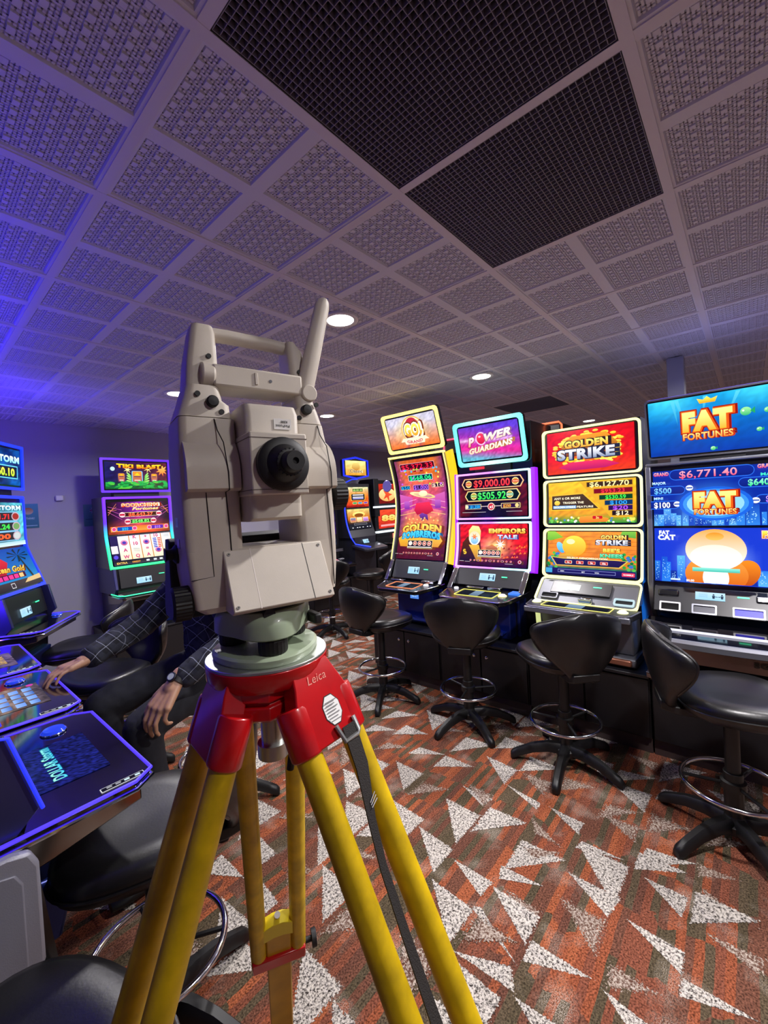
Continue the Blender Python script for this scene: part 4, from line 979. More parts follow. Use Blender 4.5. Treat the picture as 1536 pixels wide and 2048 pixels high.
def on_deck(d, zz, x0, x1, y0, y1, fnpic, name, dz=.0015, rot=False):
    w, h = x1-x0, y1-y0
    c = Canvas(w, h, lambda u, v, l: V(x0+u, y0+v, zz(y0+v)+dz+l)); fnpic(c); return c.build(name, d)
def glow_frame(d, zz, x0, x1, y0, y1, col, t=.004, r=.012):
    m = MB(); fn = lambda u, v, l: V(x0+u, y0+v, zz(y0+v)+.001+l); ring(m, fn, x1-x0, y1-y0, (x1-x0)/2, (y1-y0)/2, t, 0, .003, r); m.build('screen_glow_frame', led(col, 1.5), d)
def pic_decklcd(c):
    w, h = c.w, c.h; c.rect(0, 0, w, h, '101420', '181c28'); c.rect(w*.35, 0, w*.62, h, '5a7088', '8098b0')

# ---- machine with the tall bowed screen -----------------------------------
def build_m1():
    t = right_machine('gaming_machine', 'tall bowed screen gaming machine with yellow glowing edges and a GO! sign on top', 2.2)
    W = .60
    prof = [tuple(p)[:2] for p in crom([(-.035, .975, 0), (.0, 1.09, 0), (.046, 1.247, 0), (.073, 1.38, 0), (.081, 1.49, 0), (.076, 1.61, 0), (.056, 1.74, 0), (.01, 1.90, 0)], 4)]
    m = MB(); m.prism(body_from(prof, .42), -W/2, W/2, 'x'); m.prism([(-.05, .46), (-.03, .985), (.42, .985), (.42, .46)], -W/2+.12, W/2-.12, 'x'); cab = m.build('cabinet', M_BLACK, t)
    fn, H = curve_map(W, prof, 0)
    for a in (0, W-.02): m = MB(); ribbon(m, fn, a, a+.02, 0, H, -.01, .018); m.build('screen_rim', M_SILVER, t)
    m = MB(); ribbon(m, fn, -.001, .006, .01, H, .012, .024); ribbon(m, fn, W-.012, W-.005, .01, H, .012, .024); m.box((0, prof[-1][0]-.012, prof[-1][1]+.008), (W, .03, .014)); m.build('screen_glow_edge', led('ffe878', 2.2), t)
    for a in (-.018, W): m = MB(); ribbon(m, fn, a, a+.018, 0, H, -.10, .0); m.build('side_glow_band', led('f0b818', 1.5), t)
    display(t, prof, W, .995, 1.875, pic_sombrero, bezel=.045)
    topper(t, .60, .35, (.02, 1.945), (-.085, 2.28), pic_go, led('ffe070', 2.4), t=.026)
    m = MB(); m.box((0, .08, 1.94), (.24, .1, .12)); m.build('neck', M_SATIN, t)
    slope_panel(t, .52, (-.10, .835), (-.035, .985)); lcd(t, (-.03, -.085, .878), (0, .4, 1), .12, .06); slit(t, (.1, -.073, .915), (0, .4, 1))
    for s in (-1, 1): m = MB(); m.prism([(-.16, .82), (-.05, .985), (.0, .985), (-.06, .82)], s*.285-.018, s*.285+.018, 'x'); m.build('side_wing', M_CHROME, t, bevel=.006)
    d, zz = deck(t, .44, .6, -.37, -.1, .80, lip=M_CHROME); on_deck(d, zz, -.13, .12, -.31, -.19, pic_decklcd, 'button_screen'); glow_frame(d, zz, -.15, .14, -.325, -.175, 'ff9060')
    button(t, .19, -.21, .812, .022); 
    m = MB(); m.box((.17, -.14, .83), (.12, .05, .02)); m.box((-.16, -.13, .825), (.14, .04, .01)); m.build('note_acceptor', M_CHROME, t, bevel=.003)
    pod(t, .38, .46, .77, -.12, word='50/21')
    return t
def build_m2():
    t = right_machine('gaming_machine', 'gaming machine with purple framed twin screens and a turquoise framed sign on top', 1.51)
    W = .62
    prof = [tuple(p)[:2] for p in crom([(-.05, .95, 0), (-.005, 1.12, 0), (.015, 1.33, 0), (.03, 1.5, 0), (.04, 1.705, 0)], 4)]
    m = MB(); m.prism(body_from(prof, .42), -W/2, W/2, 'x'); m.prism([(-.05, .46), (-.03, .97), (.42, .97), (.42, .46)], -W/2+.12, W/2-.12, 'x'); m.prism([(.08, .46), (.08, 2.05), (.5, 2.05), (.5, .46)], -W/2, W/2, 'x'); m.build('cabinet', M_BLACK, t)
    fn, H = curve_map(W, prof, 0); k = H/(1.705-.95)
    for z0, z1, pic in ((.955, 1.315, pic_emperor), (1.335, 1.70, pic_jackpot)):
        v0, v1 = (z0-.95)*k, (z1-.95)*k
        m = MB(); ring(m, fn, W, v1-v0, W/2, (v0+v1)/2, .013, 0, .014, .01); m.build('screen_glow_frame', led_grad('frame_magenta_cyan', [(0, 'e890ff'), (.5, 'd070f8'), (.8, 'a0f0ff'), (1, 'c0f8ff')], 0, -.31, .31, 1.8), t)
        display(t, prof, W, z0+.02, z1-.02, pic, bezel=.03)
    for a, b in ((W, W+.03), (-.02, 0)): m = MB(); ribbon(m, fn, a, b, 0, H, -.06, .0); m.build('side_glow_band', led('8a10e8', 1.6), t)
    topper(t, .58, .36, (.06, 1.76), (-.015, 2.105), pic_power, led_grad('frame_turquoise', [(0, '50e0e8'), (.5, 'b0fff0'), (1, '60f0f0')], 0, -.3, .3, 1.7), t=.028)
    m = MB(); m.box((0, .11, 1.75), (.3, .1, .12)); m.build('neck', M_SATIN, t); m = MB(); m.box((-.1, .0, 1.735), (.12, .02, .02)); m.build('neck_lamp', led('e01020', 1.2), t)
    slope_panel(t, .54, (-.13, .835), (-.055, .965)); lcd(t, (-.01, -.108, .872), (0, .5, 1), .13, .06); slit(t, (.13, -.098, .905), (0, .5, 1))
    c = Canvas(.09, .016, plane_map((-.2, -.063, .945), (1, 0, 0), (0, .5, 1), .09)); c.rect(0, 0, .09, .016, 'c8b8c8'); c.build('paper_strip', t, M_PRINT)
    for s in (-1, 1): m = MB(); m.prism([(-.2, .815), (-.07, .955), (.0, .955), (-.06, .815)], s*.29-.02, s*.29+.02, 'x'); m.build('side_wing', M_CHROME, t, bevel=.006)
    d, zz = deck(t, .52, .62, -.41, -.13, .80, lip=M_CHROME); on_deck(d, zz, -.14, .13, -.33, -.21, pic_decklcd, 'button_screen'); glow_frame(d, zz, -.16, .15, -.345, -.195, 'e8e060')
    button(t, .19, -.27, .81, .024, ringcol='f0e8a0'); button(t, -.22, -.2, .815, .018)
    m = MB(); m.box((.08, -.155, .83), (.1, .05, .02)); m.box((-.08, -.155, .828), (.14, .03, .012)); m.build('note_acceptor', M_CHROME, t, bevel=.003); m = MB(); m.box((.25, -.19, .82), (.07, .08, .012)); m.build('ticket_mouth', led('3080ff', 1.0), t)
    pod(t, .36, .46, .77, -.14)
    return t
def build_m3():
    t = right_machine('gaming_machine', 'gaming machine with three stacked pale yellow framed screens reading GOLDEN STRIKE', .80, -92)
    W = .61
    prof = [tuple(p)[:2] for p in crom([(-.08, .93, 0), (-.045, 1.1, 0), (-.015, 1.27, 0), (.01, 1.45, 0), (.02, 1.6, 0), (.03, 1.78, 0), (.035, 1.95, 0)], 4)]
    m = MB(); m.prism(body_from(prof, .42), -W/2+.004, W/2-.004, 'x'); m.prism([(-.02, .46), (-.06, .95), (.42, .95), (.42, .46)], -W/2+.02, W/2-.02, 'x'); m.build('cabinet', M_BLACK, t)
    fn, H = curve_map(W, prof, 0); k = H/(1.95-.93); lm = led('f4f0a0', 1.9)
    for z0, z1, pic in ((.935, 1.262, pic_gs_low), (1.275, 1.598, pic_gs_mid), (1.612, 1.945, pic_gs_top)):
        v0, v1 = (z0-.93)*k, (z1-.93)*k
        m = MB(); ring(m, fn, W, v1-v0, W/2, (v0+v1)/2, .011, -.01, .014, .028); m.build('screen_glow_frame', lm, t)
        display(t, prof, W, z0+.022, z1-.022, pic, bezel=.034)
    # sloping silver console
    a, b = (-.25, .80), (-.085, .925)
    m = MB(); m.prism([a, b, (.0, .925), (-.05, .80)], -W/2+.012, W/2-.012, 'x'); m.build('console', M_GREY, t, bevel=.006)
    m = MB(); ring(m, plane_map((0, a[0], a[1]), (1, 0, 0), (0, .165, .125), W), W, .215, W/2, .108, .008, -.008, .008, .03); m.build('console_glow_edge', lm, t)
    pm = plane_map((-.03, -.17, .868), (1, 0, 0), (0, .8, .6), .24)
    m = MB(); m.add([pm(*q) for q in ((-.06, -.03, .001), (.3, -.03, .001), (.3, .07, .001), (-.06, .07, .001), (-.06, -.03, .012), (.3, -.03, .012), (.3, .07, .012), (-.06, .07, .012))], [(4, 5, 6, 7), (0, 1, 5, 4), (1, 2, 6, 5), (2, 3, 7, 6), (3, 0, 4, 7)]); m.build('reader_panel', M_DARKG, t, bevel=.003)
    lcd(t, pm(.06, -.005, .0135), (0, .8, .6), .12, .05, True); slit(t, pm(.22, .03, .013), (0, .8, .6), .05)
    d, zz = deck(t, .6, .64, -.4, -.24, .805, th=.04, slope=0, m_=M_SATIN, lip=M_SILVER)
    m = MB(); m.bx(-.302, .302, -.408, -.39, .762, .798); m.build('deck_nose', M_SILVER, d, bevel=.006)
    on_deck(d, zz, -.19, .17, -.36, -.27, pic_decklcd, 'button_screen'); glow_frame(d, zz, -.21, .19, -.372, -.258, 'e8e070')
    button(t, -.26, -.3, .806, .022, ringcol='f0f0b0'); button(t, .25, -.33, .806, .022, ringcol='f0f0b0')
    for nm, x in (('ticket_slot', -.21), ('note_slot', .23)):
        pf = plane_map((x, -.235, .815), (1, 0, 0), (0, .8, .6), .11); m = MB(); ring(m, pf, .11, .05, .055, .03, .008, .0, .012, .01); s_ = m.build(nm, led('c8e8f0', .9) if x > 0 else M_GREY, t); m = MB(); m.add([pf(.01, .01, .002), pf(.1, .01, .002), pf(.1, .05, .002), pf(.01, .05, .002)], [(0, 1, 2, 3)]); m.build('slot_mouth', M_BLK, s_)
    m = MB(); m.box((.02, -.235, .83), (.08, .03, .035)); m.build('coin_entry', M_CHROME, t, bevel=.006)
    m = MB(); m.prism([(-.2, .52), (-.24, .76), (.1, .76), (.1, .52)], -.27, .27, 'x'); m.prism([(-.26, .47), (-.26, .52), (.1, .52), (.1, .47)], -.24, .29, 'x'); m.build('belly_door', M_GREY, t, bevel=.01)
    m = MB(); m.bx(.05, .27, -.275, -.2, .475, .515); m.build('coin_tray', mat('copper_tray', '8a5a48', .3, .7), t, bevel=.01)
    m = MB(); m.prism([(-.27, .5), (-.3, .77), (-.27, .77), (-.24, .5)], -.275, -.255, 'x'); m.build('leg_glow', led('e8f0a0', .8), t)
    return t
def build_m4():
    t = right_machine('gaming_machine', 'rightmost gaming machine with silver frame, blue city pictures and big FAT FORTUNES signs', .16)
    W = .60
    prof = [tuple(p)[:2] for p in crom([(-.08, .92, 0), (-.045, 1.08, 0), (-.02, 1.26, 0), (-.005, 1.45, 0), (.0, 1.63, 0)], 4)]
    m = MB(); m.prism(body_from(prof, .42), -W/2+.01, W/2-.01, 'x'); m.build('cabinet', M_BLACK, t)
    fn, H = curve_map(W, prof, 0); k = H/(1.63-.92)
    display(t, prof, W, .955, 1.262, pic_fat_low, bezel=.022); display(t, prof, W, 1.275, 1.6, pic_fat_mid, bezel=.022)
    # silver side frames that run down and back
    side = [(.0, 1.635), (-.02, 1.63), (-.03, 1.26), (-.09, .95), (-.06, .82), (.04, .7), (.1, .46), (.16, .46), (.14, .7), (.05, .84), (.0, .95), (.03, 1.26), (.04, 1.6)]
    for s in (-1, 1):
        m = MB(); m.prism(side, s*(W/2)-.014, s*(W/2)+.014, 'x'); m.build('side_frame', M_SILVER, t, bevel=.004)
        m = MB(); m.prism([(y+.05, z) for y, z in side], s*(W/2+.015)-.004, s*(W/2+.015)+.008, 'x'); m.build('side_glow_band', led('1878f0', 1.5), t)
    m = MB(); m.box((0, .01, 1.64), (W+.02, .06, .016)); m.build('top_rail', M_SILVER, t, bevel=.004)
    m = MB(); w2 = .62; H2 = .36; pf = plane_map((0, .07, 1.675), (1, 0, 0), (0, -.05, .35), w2)
    o = ring_pts(w2, H2, .02, w2/2, H2/2, 5, .5); m.loft([[pf(p[0], p[1], -.05) for p in o], [pf(p[0], p[1], 0) for p in o]]); tp = m.build('topper', M_BLACK, t)
    m = MB(); ring(m, pf, w2, H2, w2/2, H2/2, .009, -.03, .01, .02); m.build('topper_frame', M_SILVER, tp)
    c = Canvas(w2-.036, H2-.036, lambda u, v, l: pf(u+.018, v+.018, l+.002)); pic_fat_top(c); c.build('topper_screen', tp)
    m = MB(); ring(m, pf, w2+.006, H2+.006, w2/2, H2/2, .004, -.05, -.035, .02); m.build('topper_backlight', led('7060ff', 1.2), tp)
    m = MB(); m.box((0, .12, 1.66), (.3, .08, .12)); m.build('neck', M_SATIN, t)
    m = MB(); m.box((0, .13, 2.03), (.56, .03, .012)); m.build('added_top_light', led('b0b0ff', 10), t)  # glowing bar added to throw lavender light onto the ceiling
    slope_panel(t, .56, (-.16, .80), (-.08, .93), thick=.1, m_=M_DARKG)
    pm = plane_map((0, -.16, .80), (1, 0, 0), (0, .08, .13), .56)
    lcd(t, pm(.26, .085, .002), (0, .08, .13), .13, .045); slit(t, pm(.4, .11, .001), (0, .08, .13), .05)
    for x in (.07, .5): m = MB(); m.box(pm(x, .11, .0), (.1, .02, .04), rot=Matrix.Rotation(R(-30), 3, 'X')); m.build('speaker', M_BLACK, t, bevel=.008)
    for x, nm, w_, inn in ((.08, 'ticket_slot', .1, M_BLK), (.235, 'card_reader', .11, M_GREY), (.42, 'note_slot', .13, led('2018d0', 1.6))):
        m = MB(); pf2 = lambda u, v, l, x=x: pm(x-w_/2+u, .0+v, l); ring(m, pf2, w_, .055, w_/2, .0275, .008, 0, .012, .005); s_ = m.build(nm, M_TRIM if nm != 'card_reader' else M_SILVER, t)
        m = MB(); m.add([pf2(.01, .01, .003), pf2(w_-.01, .01, .003), pf2(w_-.01, .045, .003), pf2(.01, .045, .003)], [(0, 1, 2, 3)]); m.build('slot_mouth', inn, s_)
    d, zz = deck(t, .58, .62, -.46, -.16, .735, th=.04, slope=.03, m_=M_GLASS, rc=.05)
    m = MB(); m.loft([[V(x, -.46-.02*(1-(x/.31)**2)+dy, .735-dz) for dy, dz in ((0, -.004), (-.014, .008), (-.014, .034), (.03, .05), (.03, 0))] for x in [-.29+.058*i for i in range(11)]]); m.build('deck_nose', M_SILVER, d)
    m = MB(); m.box((.0, -.35, .752), (.5, .006, .01)); m.build('deck_strip_light', led('e8e8ff', 1.2), d)
    button(t, -.23, -.3, .75, .024, ringcol='d0d0e0')
    m = MB(); m.prism([(-.4, .60), (-.42, .69), (-.1, .69), (-.1, .60)], -.3, .3, 'x'); ap = m.build('apron', M_BRONZE, t, bevel=.004)
    c = Canvas(.14, .04, plane_map((.2, -.413, .63), (1, 0, 0), (0, -.02, .09), .14)); c.text('SG', .05, .02, .024, '141010', bold=.05, width=.055); c.rect(.085, .006, .115, .034, '141010')
    for q in range(3): c.rect(.09+.008*q, .01, .093+.008*q, .03, '5a4a40')
    c.build('maker_mark', ap, M_PRINT)
    m = MB(); m.bx(-.3, .3, -.2, .3, .46, .7); m.build('belly_recess', M_BLK, t)
    m = MB(); pts = [(-.3, -.2)]+[(-.3+.06*i, -.33-.05*(1-((-.3+.06*i)/.3)**2)) for i in range(11)]+[(.3, -.2)]; m.loft([[V(x, y, .46) for x, y in pts], [V(x, y, .49) for x, y in pts]]); m.build('foot_shelf', M_BRONZE, t, bevel=.003)
    m = MB(); m.tube([(x, y-.002, .492) for x, y in pts[1:-1]], .003, 8); m.build('shelf_trim', M_SILVER, t)
    return t
machines = [build_m1(), build_m2(), build_m3(), build_m4()]

# ---- black base cabinets under the right hand row --------------------------
M_BASE = mat('base_laminate', '131114', .45, bump=(200, .05)); M_KICK = mat('kick_board', '3a2e2c', .5)
b0 = thing('base_cabinet', 'black base cabinet under the machine with the GO! sign', 'cabinet', (2.72, 2.2, 0), R(-90), 'black base cabinets under the right hand row')
m = MB(); m.bx(-.346, .346, .0, .7, .09, .44); m.build('carcass', M_BASE, b0, bevel=.003)
m = MB(); m.bx(-.348, .348, -.03, .72, .44, .46); m.build('top_board', M_SATIN, b0, bevel=.004)
m = MB(); m.bx(-.346, .346, .02, .05, .0, .09); m.build('kick_board', M_KICK, b0)
for s in (-1, 1):
    m = MB(); m.bx(min(s*.005, s*.34), max(s*.005, s*.34), -.016, .0, .1, .43); dd = m.build('door', M_BASE, b0, bevel=.003)
    m = MB(); m.lathe([(.012, -.016), (.012, -.022), (.008, -.024), (.001, -.024)], 16, (s*.05, 0, .36), axis='y'); m.build('lock', M_CHROME, dd)
for k, (y, lb) in enumerate(((1.5, 'black base cabinet under the purple framed machine'), (.8, 'black base cabinet under the machine with three yellow framed screens'), (.1, 'black base cabinet under the rightmost machine'))):
    c = copy_tree(b0); c.location = (2.72, y, 0); c['label'] = lb
# ================================================================= stools
M_LEATHER = mat('black_leatherette', '08080b', .36, bump=(160, .12), spec=.6); M_PLASTIC = mat('black_plastic', '08080a', .45); M_RING = mat('foot_ring_chrome', 'd0d2d8', .12, 1.0)
def make_stool(label, loc, rz):
    t = thing('swivel_stool', label, 'stool', (loc[0], loc[1], 0), rz, 'black swivel stools with chrome foot rings')
    # seat pad: rounded, slightly dished, rolled front
    n = 40
    def ringpts(w, d, z, cy=0.02, p=2.6):
        out = []; p = 2+.6*min(1, max(0, (w-.1)/.08))
        for i in range(n):
            a = 2*pi*i/n; c_, s_ = cos(a), sin(a)
            x = w*math.copysign(abs(c_)**(2/p), c_); y = d*math.copysign(abs(s_)**(2/p), s_)
            out.append(V(x*(1+.06*(y/d if d else 0)), y+cy, z+.012*(x/.22)**2))
        return out
    m = MB(); m.loft([ringpts(.1, .1, .548), ringpts(.175, .165, .55), ringpts(.21, .2, .572), ringpts(.222, .21, .6), ringpts(.215, .203, .628), ringpts(.19, .18, .643), ringpts(.13, .12, .640), ringpts(.05, .045, .634), ringpts(.004, .004, .633)])
    s = m.build('seat', M_LEATHER, t, smooth=60)
    m = MB(); m.tube([p+V(0, 0, .0) for p in ringpts(.2225, .2105, .598)], .004, 6, closed=True); m.build('piping', M_LEATHER, s)
    # wrap-round backrest, narrow below and winged above
    NU, NV = 20, 14
    def sh(v):
        a = R(17)+R(43)*(sin(min(v, .78)/.78*pi/2))**1.2; 
        if v > .78: a *= sqrt(max(0, 1-((v-.78)/.27)**2))
        return a
    def P(u, v, off):
        a = sh(v)*u; z = .565+.345*v-.035*u*u*v*v; r = .215+.03*sin(v*pi*.9)+.025*v+off
        return V(r*sin(a)*1.02, -.005-r*cos(a)-.03*v, z)
    rings = []
    m = MB(); vs = []
    for side, off in ((0, -.022), (1, .022)):
        for j in range(NV+1):
            for i in range(NU+1):
                u = -1+2*i/NU; v = j/NV; e = min(1, (1-abs(u))*5)*min(1, (1-v)*7+.15); vs.append(P(u, v, off*(.35+.65*sqrt(e))))
    k = (NU+1)*(NV+1); idx = lambda i, j, s_: s_*k+j*(NU+1)+i; fs = []
    for j in range(NV):
        for i in range(NU):
            fs.append((idx(i, j, 0), idx(i+1, j, 0), idx(i+1, j+1, 0), idx(i, j+1, 0))); fs.append((idx(i, j, 1), idx(i, j+1, 1), idx(i+1, j+1, 1), idx(i+1, j, 1)))
    for j in range(NV):
        fs.append((idx(0, j, 0), idx(0, j+1, 0), idx(0, j+1, 1), idx(0, j, 1))); fs.append((idx(NU, j, 0), idx(NU, j, 1), idx(NU, j+1, 1), idx(NU, j+1, 0)))
    for i in range(NU):
        fs.append((idx(i, 0, 0), idx(i, 0, 1), idx(i+1, 0, 1), idx(i+1, 0, 0))); fs.append((idx(i, NV, 0), idx(i+1, NV, 0), idx(i+1, NV, 1), idx(i, NV, 1)))
    m.add(vs, fs); b = m.build('backrest', M_LEATHER, t, smooth=70)
    edge = [P(-1, j/NV, .004) for j in range(4, NV)]+[P(-1+2*i/NU, .995, .006) for i in range(1, NU)]+[P(1, j/NV, .004) for j in range(NV-1, 3, -1)]
    m = MB(); m.tube(crom(edge, 2), .0055, 8); m.build('piping', M_LEATHER, b)
    m = MB(); m.prism([(-.26, .56), (-.26, .6), (-.2, .575), (.02, .556), (.02, .535), (-.2, .54)], -.07, .07, 'x'); m.build('back_bracket', M_PLASTIC, t, bevel=.006)
    m = MB(); m.cyl((0, 0, .09), (0, 0, .55), .027, 24); m.cyl((0, 0, .09), (0, 0, .3), .034, 24); m.box((0, 0, .542), (.16, .16, .02)); m.build('post', M_PLASTIC, t, bevel=.002)
    m = MB(); m.tube([V(.18*cos(2*pi*i/48), .18*sin(2*pi*i/48), .245) for i in range(48)], .0095, 12, closed=True); rg = m.build('foot_ring', M_RING, t)
    m = MB(); m.lathe([(.034, .225), (.045, .23), (.045, .262), (.034, .266)], 24, cap=False)
    for k_ in range(3):
        a = 2*pi*k_/3+.4; m.cyl((.04*cos(a), .04*sin(a), .245), (.173*cos(a), .173*sin(a), .245), .007, 8)
    m.build('ring_spokes', M_PLASTIC, rg)
    m = MB(); m.lathe([(.055, .055), (.055, .085), (.04, .1), (.034, .12)], 24); m.build('hub', M_PLASTIC, t)
    for k_ in range(5):
        a = 2*pi*k_/5+.3; d = V(cos(a), sin(a), 0); s_ = V(-sin(a), cos(a), 0); m = MB(); rr_ = []
        for q, (r, z, w, h) in enumerate(((.03, .088, .028, .03), (.1, .09, .026, .028), (.18, .074, .023, .026), (.25, .045, .022, .024), (.285, .028, .021, .024), (.3, .02, .014, .016))):
            c = d*r+V(0, 0, z); rr_.append([c+s_*w*x+V(0, 0, h*y) for x, y in ((-1, -.8), (-.95, .3), (-.5, .9), (.5, .9), (.95, .3), (1, -.8))])
        m.loft(rr_); m.build('leg', M_PLASTIC, t, smooth=50)
    return t
def back_dir(dx, dy): return atan2(dx, -dy)
st = make_stool('black swivel stool in front of the machine with the GO! sign', (2.40, 2.18), back_dir(-.99, .07))
for (x, y, dx, dy, lb) in ((2.43, 1.45, -.93, -.36, 'black swivel stool in front of the purple framed machine'),
                           (2.374, .811, -.72, -.69, 'black swivel stool with its back to us before the three yellow framed screens'),
                           (2.236, .086, -.3, .95, 'rightmost black swivel stool, turned sideways with its seat cut off by the right edge'),
                           (.44, 1.34, .88, -.45, 'black swivel stool under the lit deck nearest to us, behind the left tripod leg'),
                           (1.03, 2.12, .99, -.1, 'black swivel stool the man in the checked shirt sits on'),
                           (.76, 2.80, .95, .3, 'black swivel stool seen under the outstretched arm of the man'),
                           (.82, 3.54, .88, -.47, 'black swivel stool with open wrap-round back by the pale wall at left'),
                           (.04, .86, -.95, -.3, 'black swivel stool whose seat fills the bottom left corner'),
                           (3.98, 3.72, .5, -.86, 'far black swivel stool in front of the machine with the blue outline'),
                           (3.3, 3.75, -.7, -.7, 'far black swivel stool half hidden behind the survey instrument')):
    c = copy_tree(st); c.location = (x, y, 0); c.rotation_euler = (0, 0, back_dir(dx, dy)); c['label'] = lb

# ================================================================= left hand and back wall machines
BLUE = led('4a30ff', 1.25); BLUE2 = led('1838ff', 1.5)
def left_machine(label, loc, rz, group, pics, ledm, cabm=None, deckpic=None, cap=True, deckled=None, W=.60, back=0.0, bar=0):
    t = thing('gaming_machine', label, 'gaming machine', (loc[0], loc[1], 0), R(rz), group)
    cabm = cabm or mat('cabinet_violet_sheen', '3a3a68', .3, .5); dl = deckled or ledm
    B_ = back; prof = [(p[0]+B_, p[1]) for p in crom([(-.10, 1.04, 0), (-.06, 1.16, 0), (-.015, 1.29, 0), (.0, 1.36, 0), (.0, 1.5, 0), (.0, 1.70, 0)], 3)]
    m = MB(); m.prism(body_from(prof, .35), -W/2+.006, W/2-.006, 'x'); m.prism([(-.1, .46), (-.12+B_*.6, .82), (-.09+B_, 1.05), (.35, 1.05), (.35, .46)], -W/2+.04, W/2-.04, 'x'); m.build('cabinet', M_BLACK, t)
    fn, H = curve_map(W, prof, 0); k = H/(1.70-1.04)
    m = MB(); ring(m, fn, W, H, W/2, H/2, .02, -.02, .008, .012); m.build('screen_glow_frame', ledm[0] if isinstance(ledm, tuple) else ledm, t)
    if pics:
        display(t, prof, W, 1.065, 1.335, pics[0], bezel=.03); display(t, prof, W, 1.35, 1.65, pics[1], bezel=.03)
    tm = ledm[1] if isinstance(ledm, tuple) else ledm
    topper(t, W+.01, .33, (B_, 1.74), (B_-.01, 2.06), pics[2] if pics else (lambda c: c.rect(0, 0, c.w, c.h, '0a2a80', '2060c0')), tm, t=.02, rc=.008)
    m = MB(); m.box((0, .06+B_, 1.72), (.4, .08, .06)); m.build('neck', M_SATIN, t)
    for s in (-1, 1):
        if B_: m = MB(); m.tube([(s*(W/2+.0), B_-.06, 1.06), (s*(W/2+.0), B_-.134, 1.04), (s*(W/2+.0), B_*.9-.174, .86)], .004, 8); m.build('edge_light', led('2030ff', 1.3), t)
        m = MB(); m.prism([(-.02+B_, 1.05), (-.13+B_, 1.04), (-.17+B_*.9, .86), (-.12+B_*.9, .81), (.3, .80), (.3, 1.05)], s*(W/2-.02)-.012, s*(W/2-.02)+.012, 'x'); m.build('side_cheek', cabm, t, bevel=.003)
    m = MB(); m.prism([(-.13+B_, .86), (-.10+B_, 1.03), (.0+B_, 1.03), (.0+B_, .86)], -W/2+.06, W/2-.06, 'x'); m.build('reader_panel', M_SATIN, t, bevel=.003)
    pm = plane_map((-.02, -.1315+B_, .885), (1, 0, 0), (0, .03, .17), .12); lcd(t, pm(0.04, .0, .003), (0, .03, .17), .13, .055); slit(t, pm(.2, .06, .002), (0, .03, .17), .05)
    # deck slab with glowing rim
    z = .82; P = [(-W/2-.005, -.09+B_), (-W/2+.0, -.27), (-W/2+.035, -.318), (W/2-.035, -.318), (W/2, -.27), (W/2+.005, -.09+B_)]
    m = MB(); m.loft([[V(x, y, z-.03) for x, y in P], [V(x, y, z) for x, y in P]]); d = m.build('deck', M_GLASS, t, bevel=.003)
    m = MB(); m.tube([(x*1.004, y-.002, z-.001) for x, y in P], .005, 8); m.build('deck_glow_rim', dl, d)
    m = MB(); m.tube([(x*1.006, y-.004, z-.022) for x, y in P], .006, 8); m.build('deck_chrome_lip', M_CHROME, d)
    zz = lambda y: z
    if bar: m = MB(); m.bx(-W/2+.04, W/2-.04, B_+.05, B_+.08, 2.02, 2.05); m.build('added_top_light', led('3414ff', bar), t)  # glowing bar added behind the topper to turn the ceiling blue-violet
    if deckpic: on_deck(d, zz, -.16, .12, -.255, -.255+(.125 if not B_ else .17), deckpic, 'deck_screen')
    m = MB(); m.lathe([(.03, 0), (.034, .004), (.028, .012), (.012, .013), (.002, .013)], 28); b = m.build('play_button', mat('button_blue_glass', '2838a8', .1, emit='1838c8', es=.7), d, loc=(.205, -.2, z))
    m = MB(); m.tube([V(.034*cos(2*pi*i/28), .034*sin(2*pi*i/28), .003) for i in range(28)], .0022, 6, closed=True); m.build('button_ring', M_CHROME, b)
    c = Canvas(.1, .02, lambda u, v, l: V(-.285+v, -.30+u, z+.001+l))
    c.rect(0, 0, .1, .02, 'd0d0d8'); c.rect(.002, .002, .098, .018, '101018')
    for x in (.01, .035, .055, .075): c.rect(x, .006, x+.012, .014, 'c8e0f0' if x < .05 else '909098')
    c.build('ticket_legend', d)
    m = MB(); m.prism([(-.29, .755), (-.29, .79), (.1, .79), (.1, .70), (-.1, .72)], -W/2+.02, W/2-.02, 'x'); m.build('deck_support', mat('deck_support_chrome', '8a8078', .15, .95), t, bevel=.004)
    m = MB(); m.prism([(-.12, .47), (-.16, .62), (.1, .66), (.1, .47)], -W/2+.1, W/2-.1, 'x'); bd = m.build('belly_door', mat('belly_blue2', '182a70', .3, .4), t, bevel=.01)
    m = MB(); m.bx(-W/2+.12, W/2-.12, -.135, -.125, .57, .58); m.build('belly_light', dl, bd)
    return t
def pic_dollar(c):
    w, h = c.w, c.h; c.bg(noisy(lambda a, b: (.08, .1, .34), .6, 9), 50, 26)
    c.text('DOLLAR Storm', w*.52, h*.62, h*.17, '40c8e8', 'a0f0d0', out='0a6a90', ow=.03, bold=.02, width=w*.8)
GL = 'gaming machines in the left hand row'
left_machine('left row machine nearest to us, its dark blue lit deck showing Dollar Storm', (.10, 1.52), 90, GL, None, BLUE, deckpic=pic_dollar, back=.1, bar=12)
left_machine('left row machine with the deck under the hand of the man', (.10, 2.2), 90, GL, None, BLUE, deckpic=pic_desk_game, back=.1, bar=50)
left_machine('left row machine whose small lit deck lies beyond the hand of the man', (.10, 2.87), 90, GL, None, BLUE, deckpic=lambda c: (c.bg(noisy(lambda a, b: mixc('60506a', '1a1c30', b), .4, 3), 16, 10), c.text('LIGHTNING', c.w*.5, c.h*.3, c.h*.2, 'c8a040', bold=.04, width=c.w*.6), c.line(c.w*.1, c.h*.6, c.w*.9, c.h*.75, .012, '3090d0')), back=.1, bar=110)
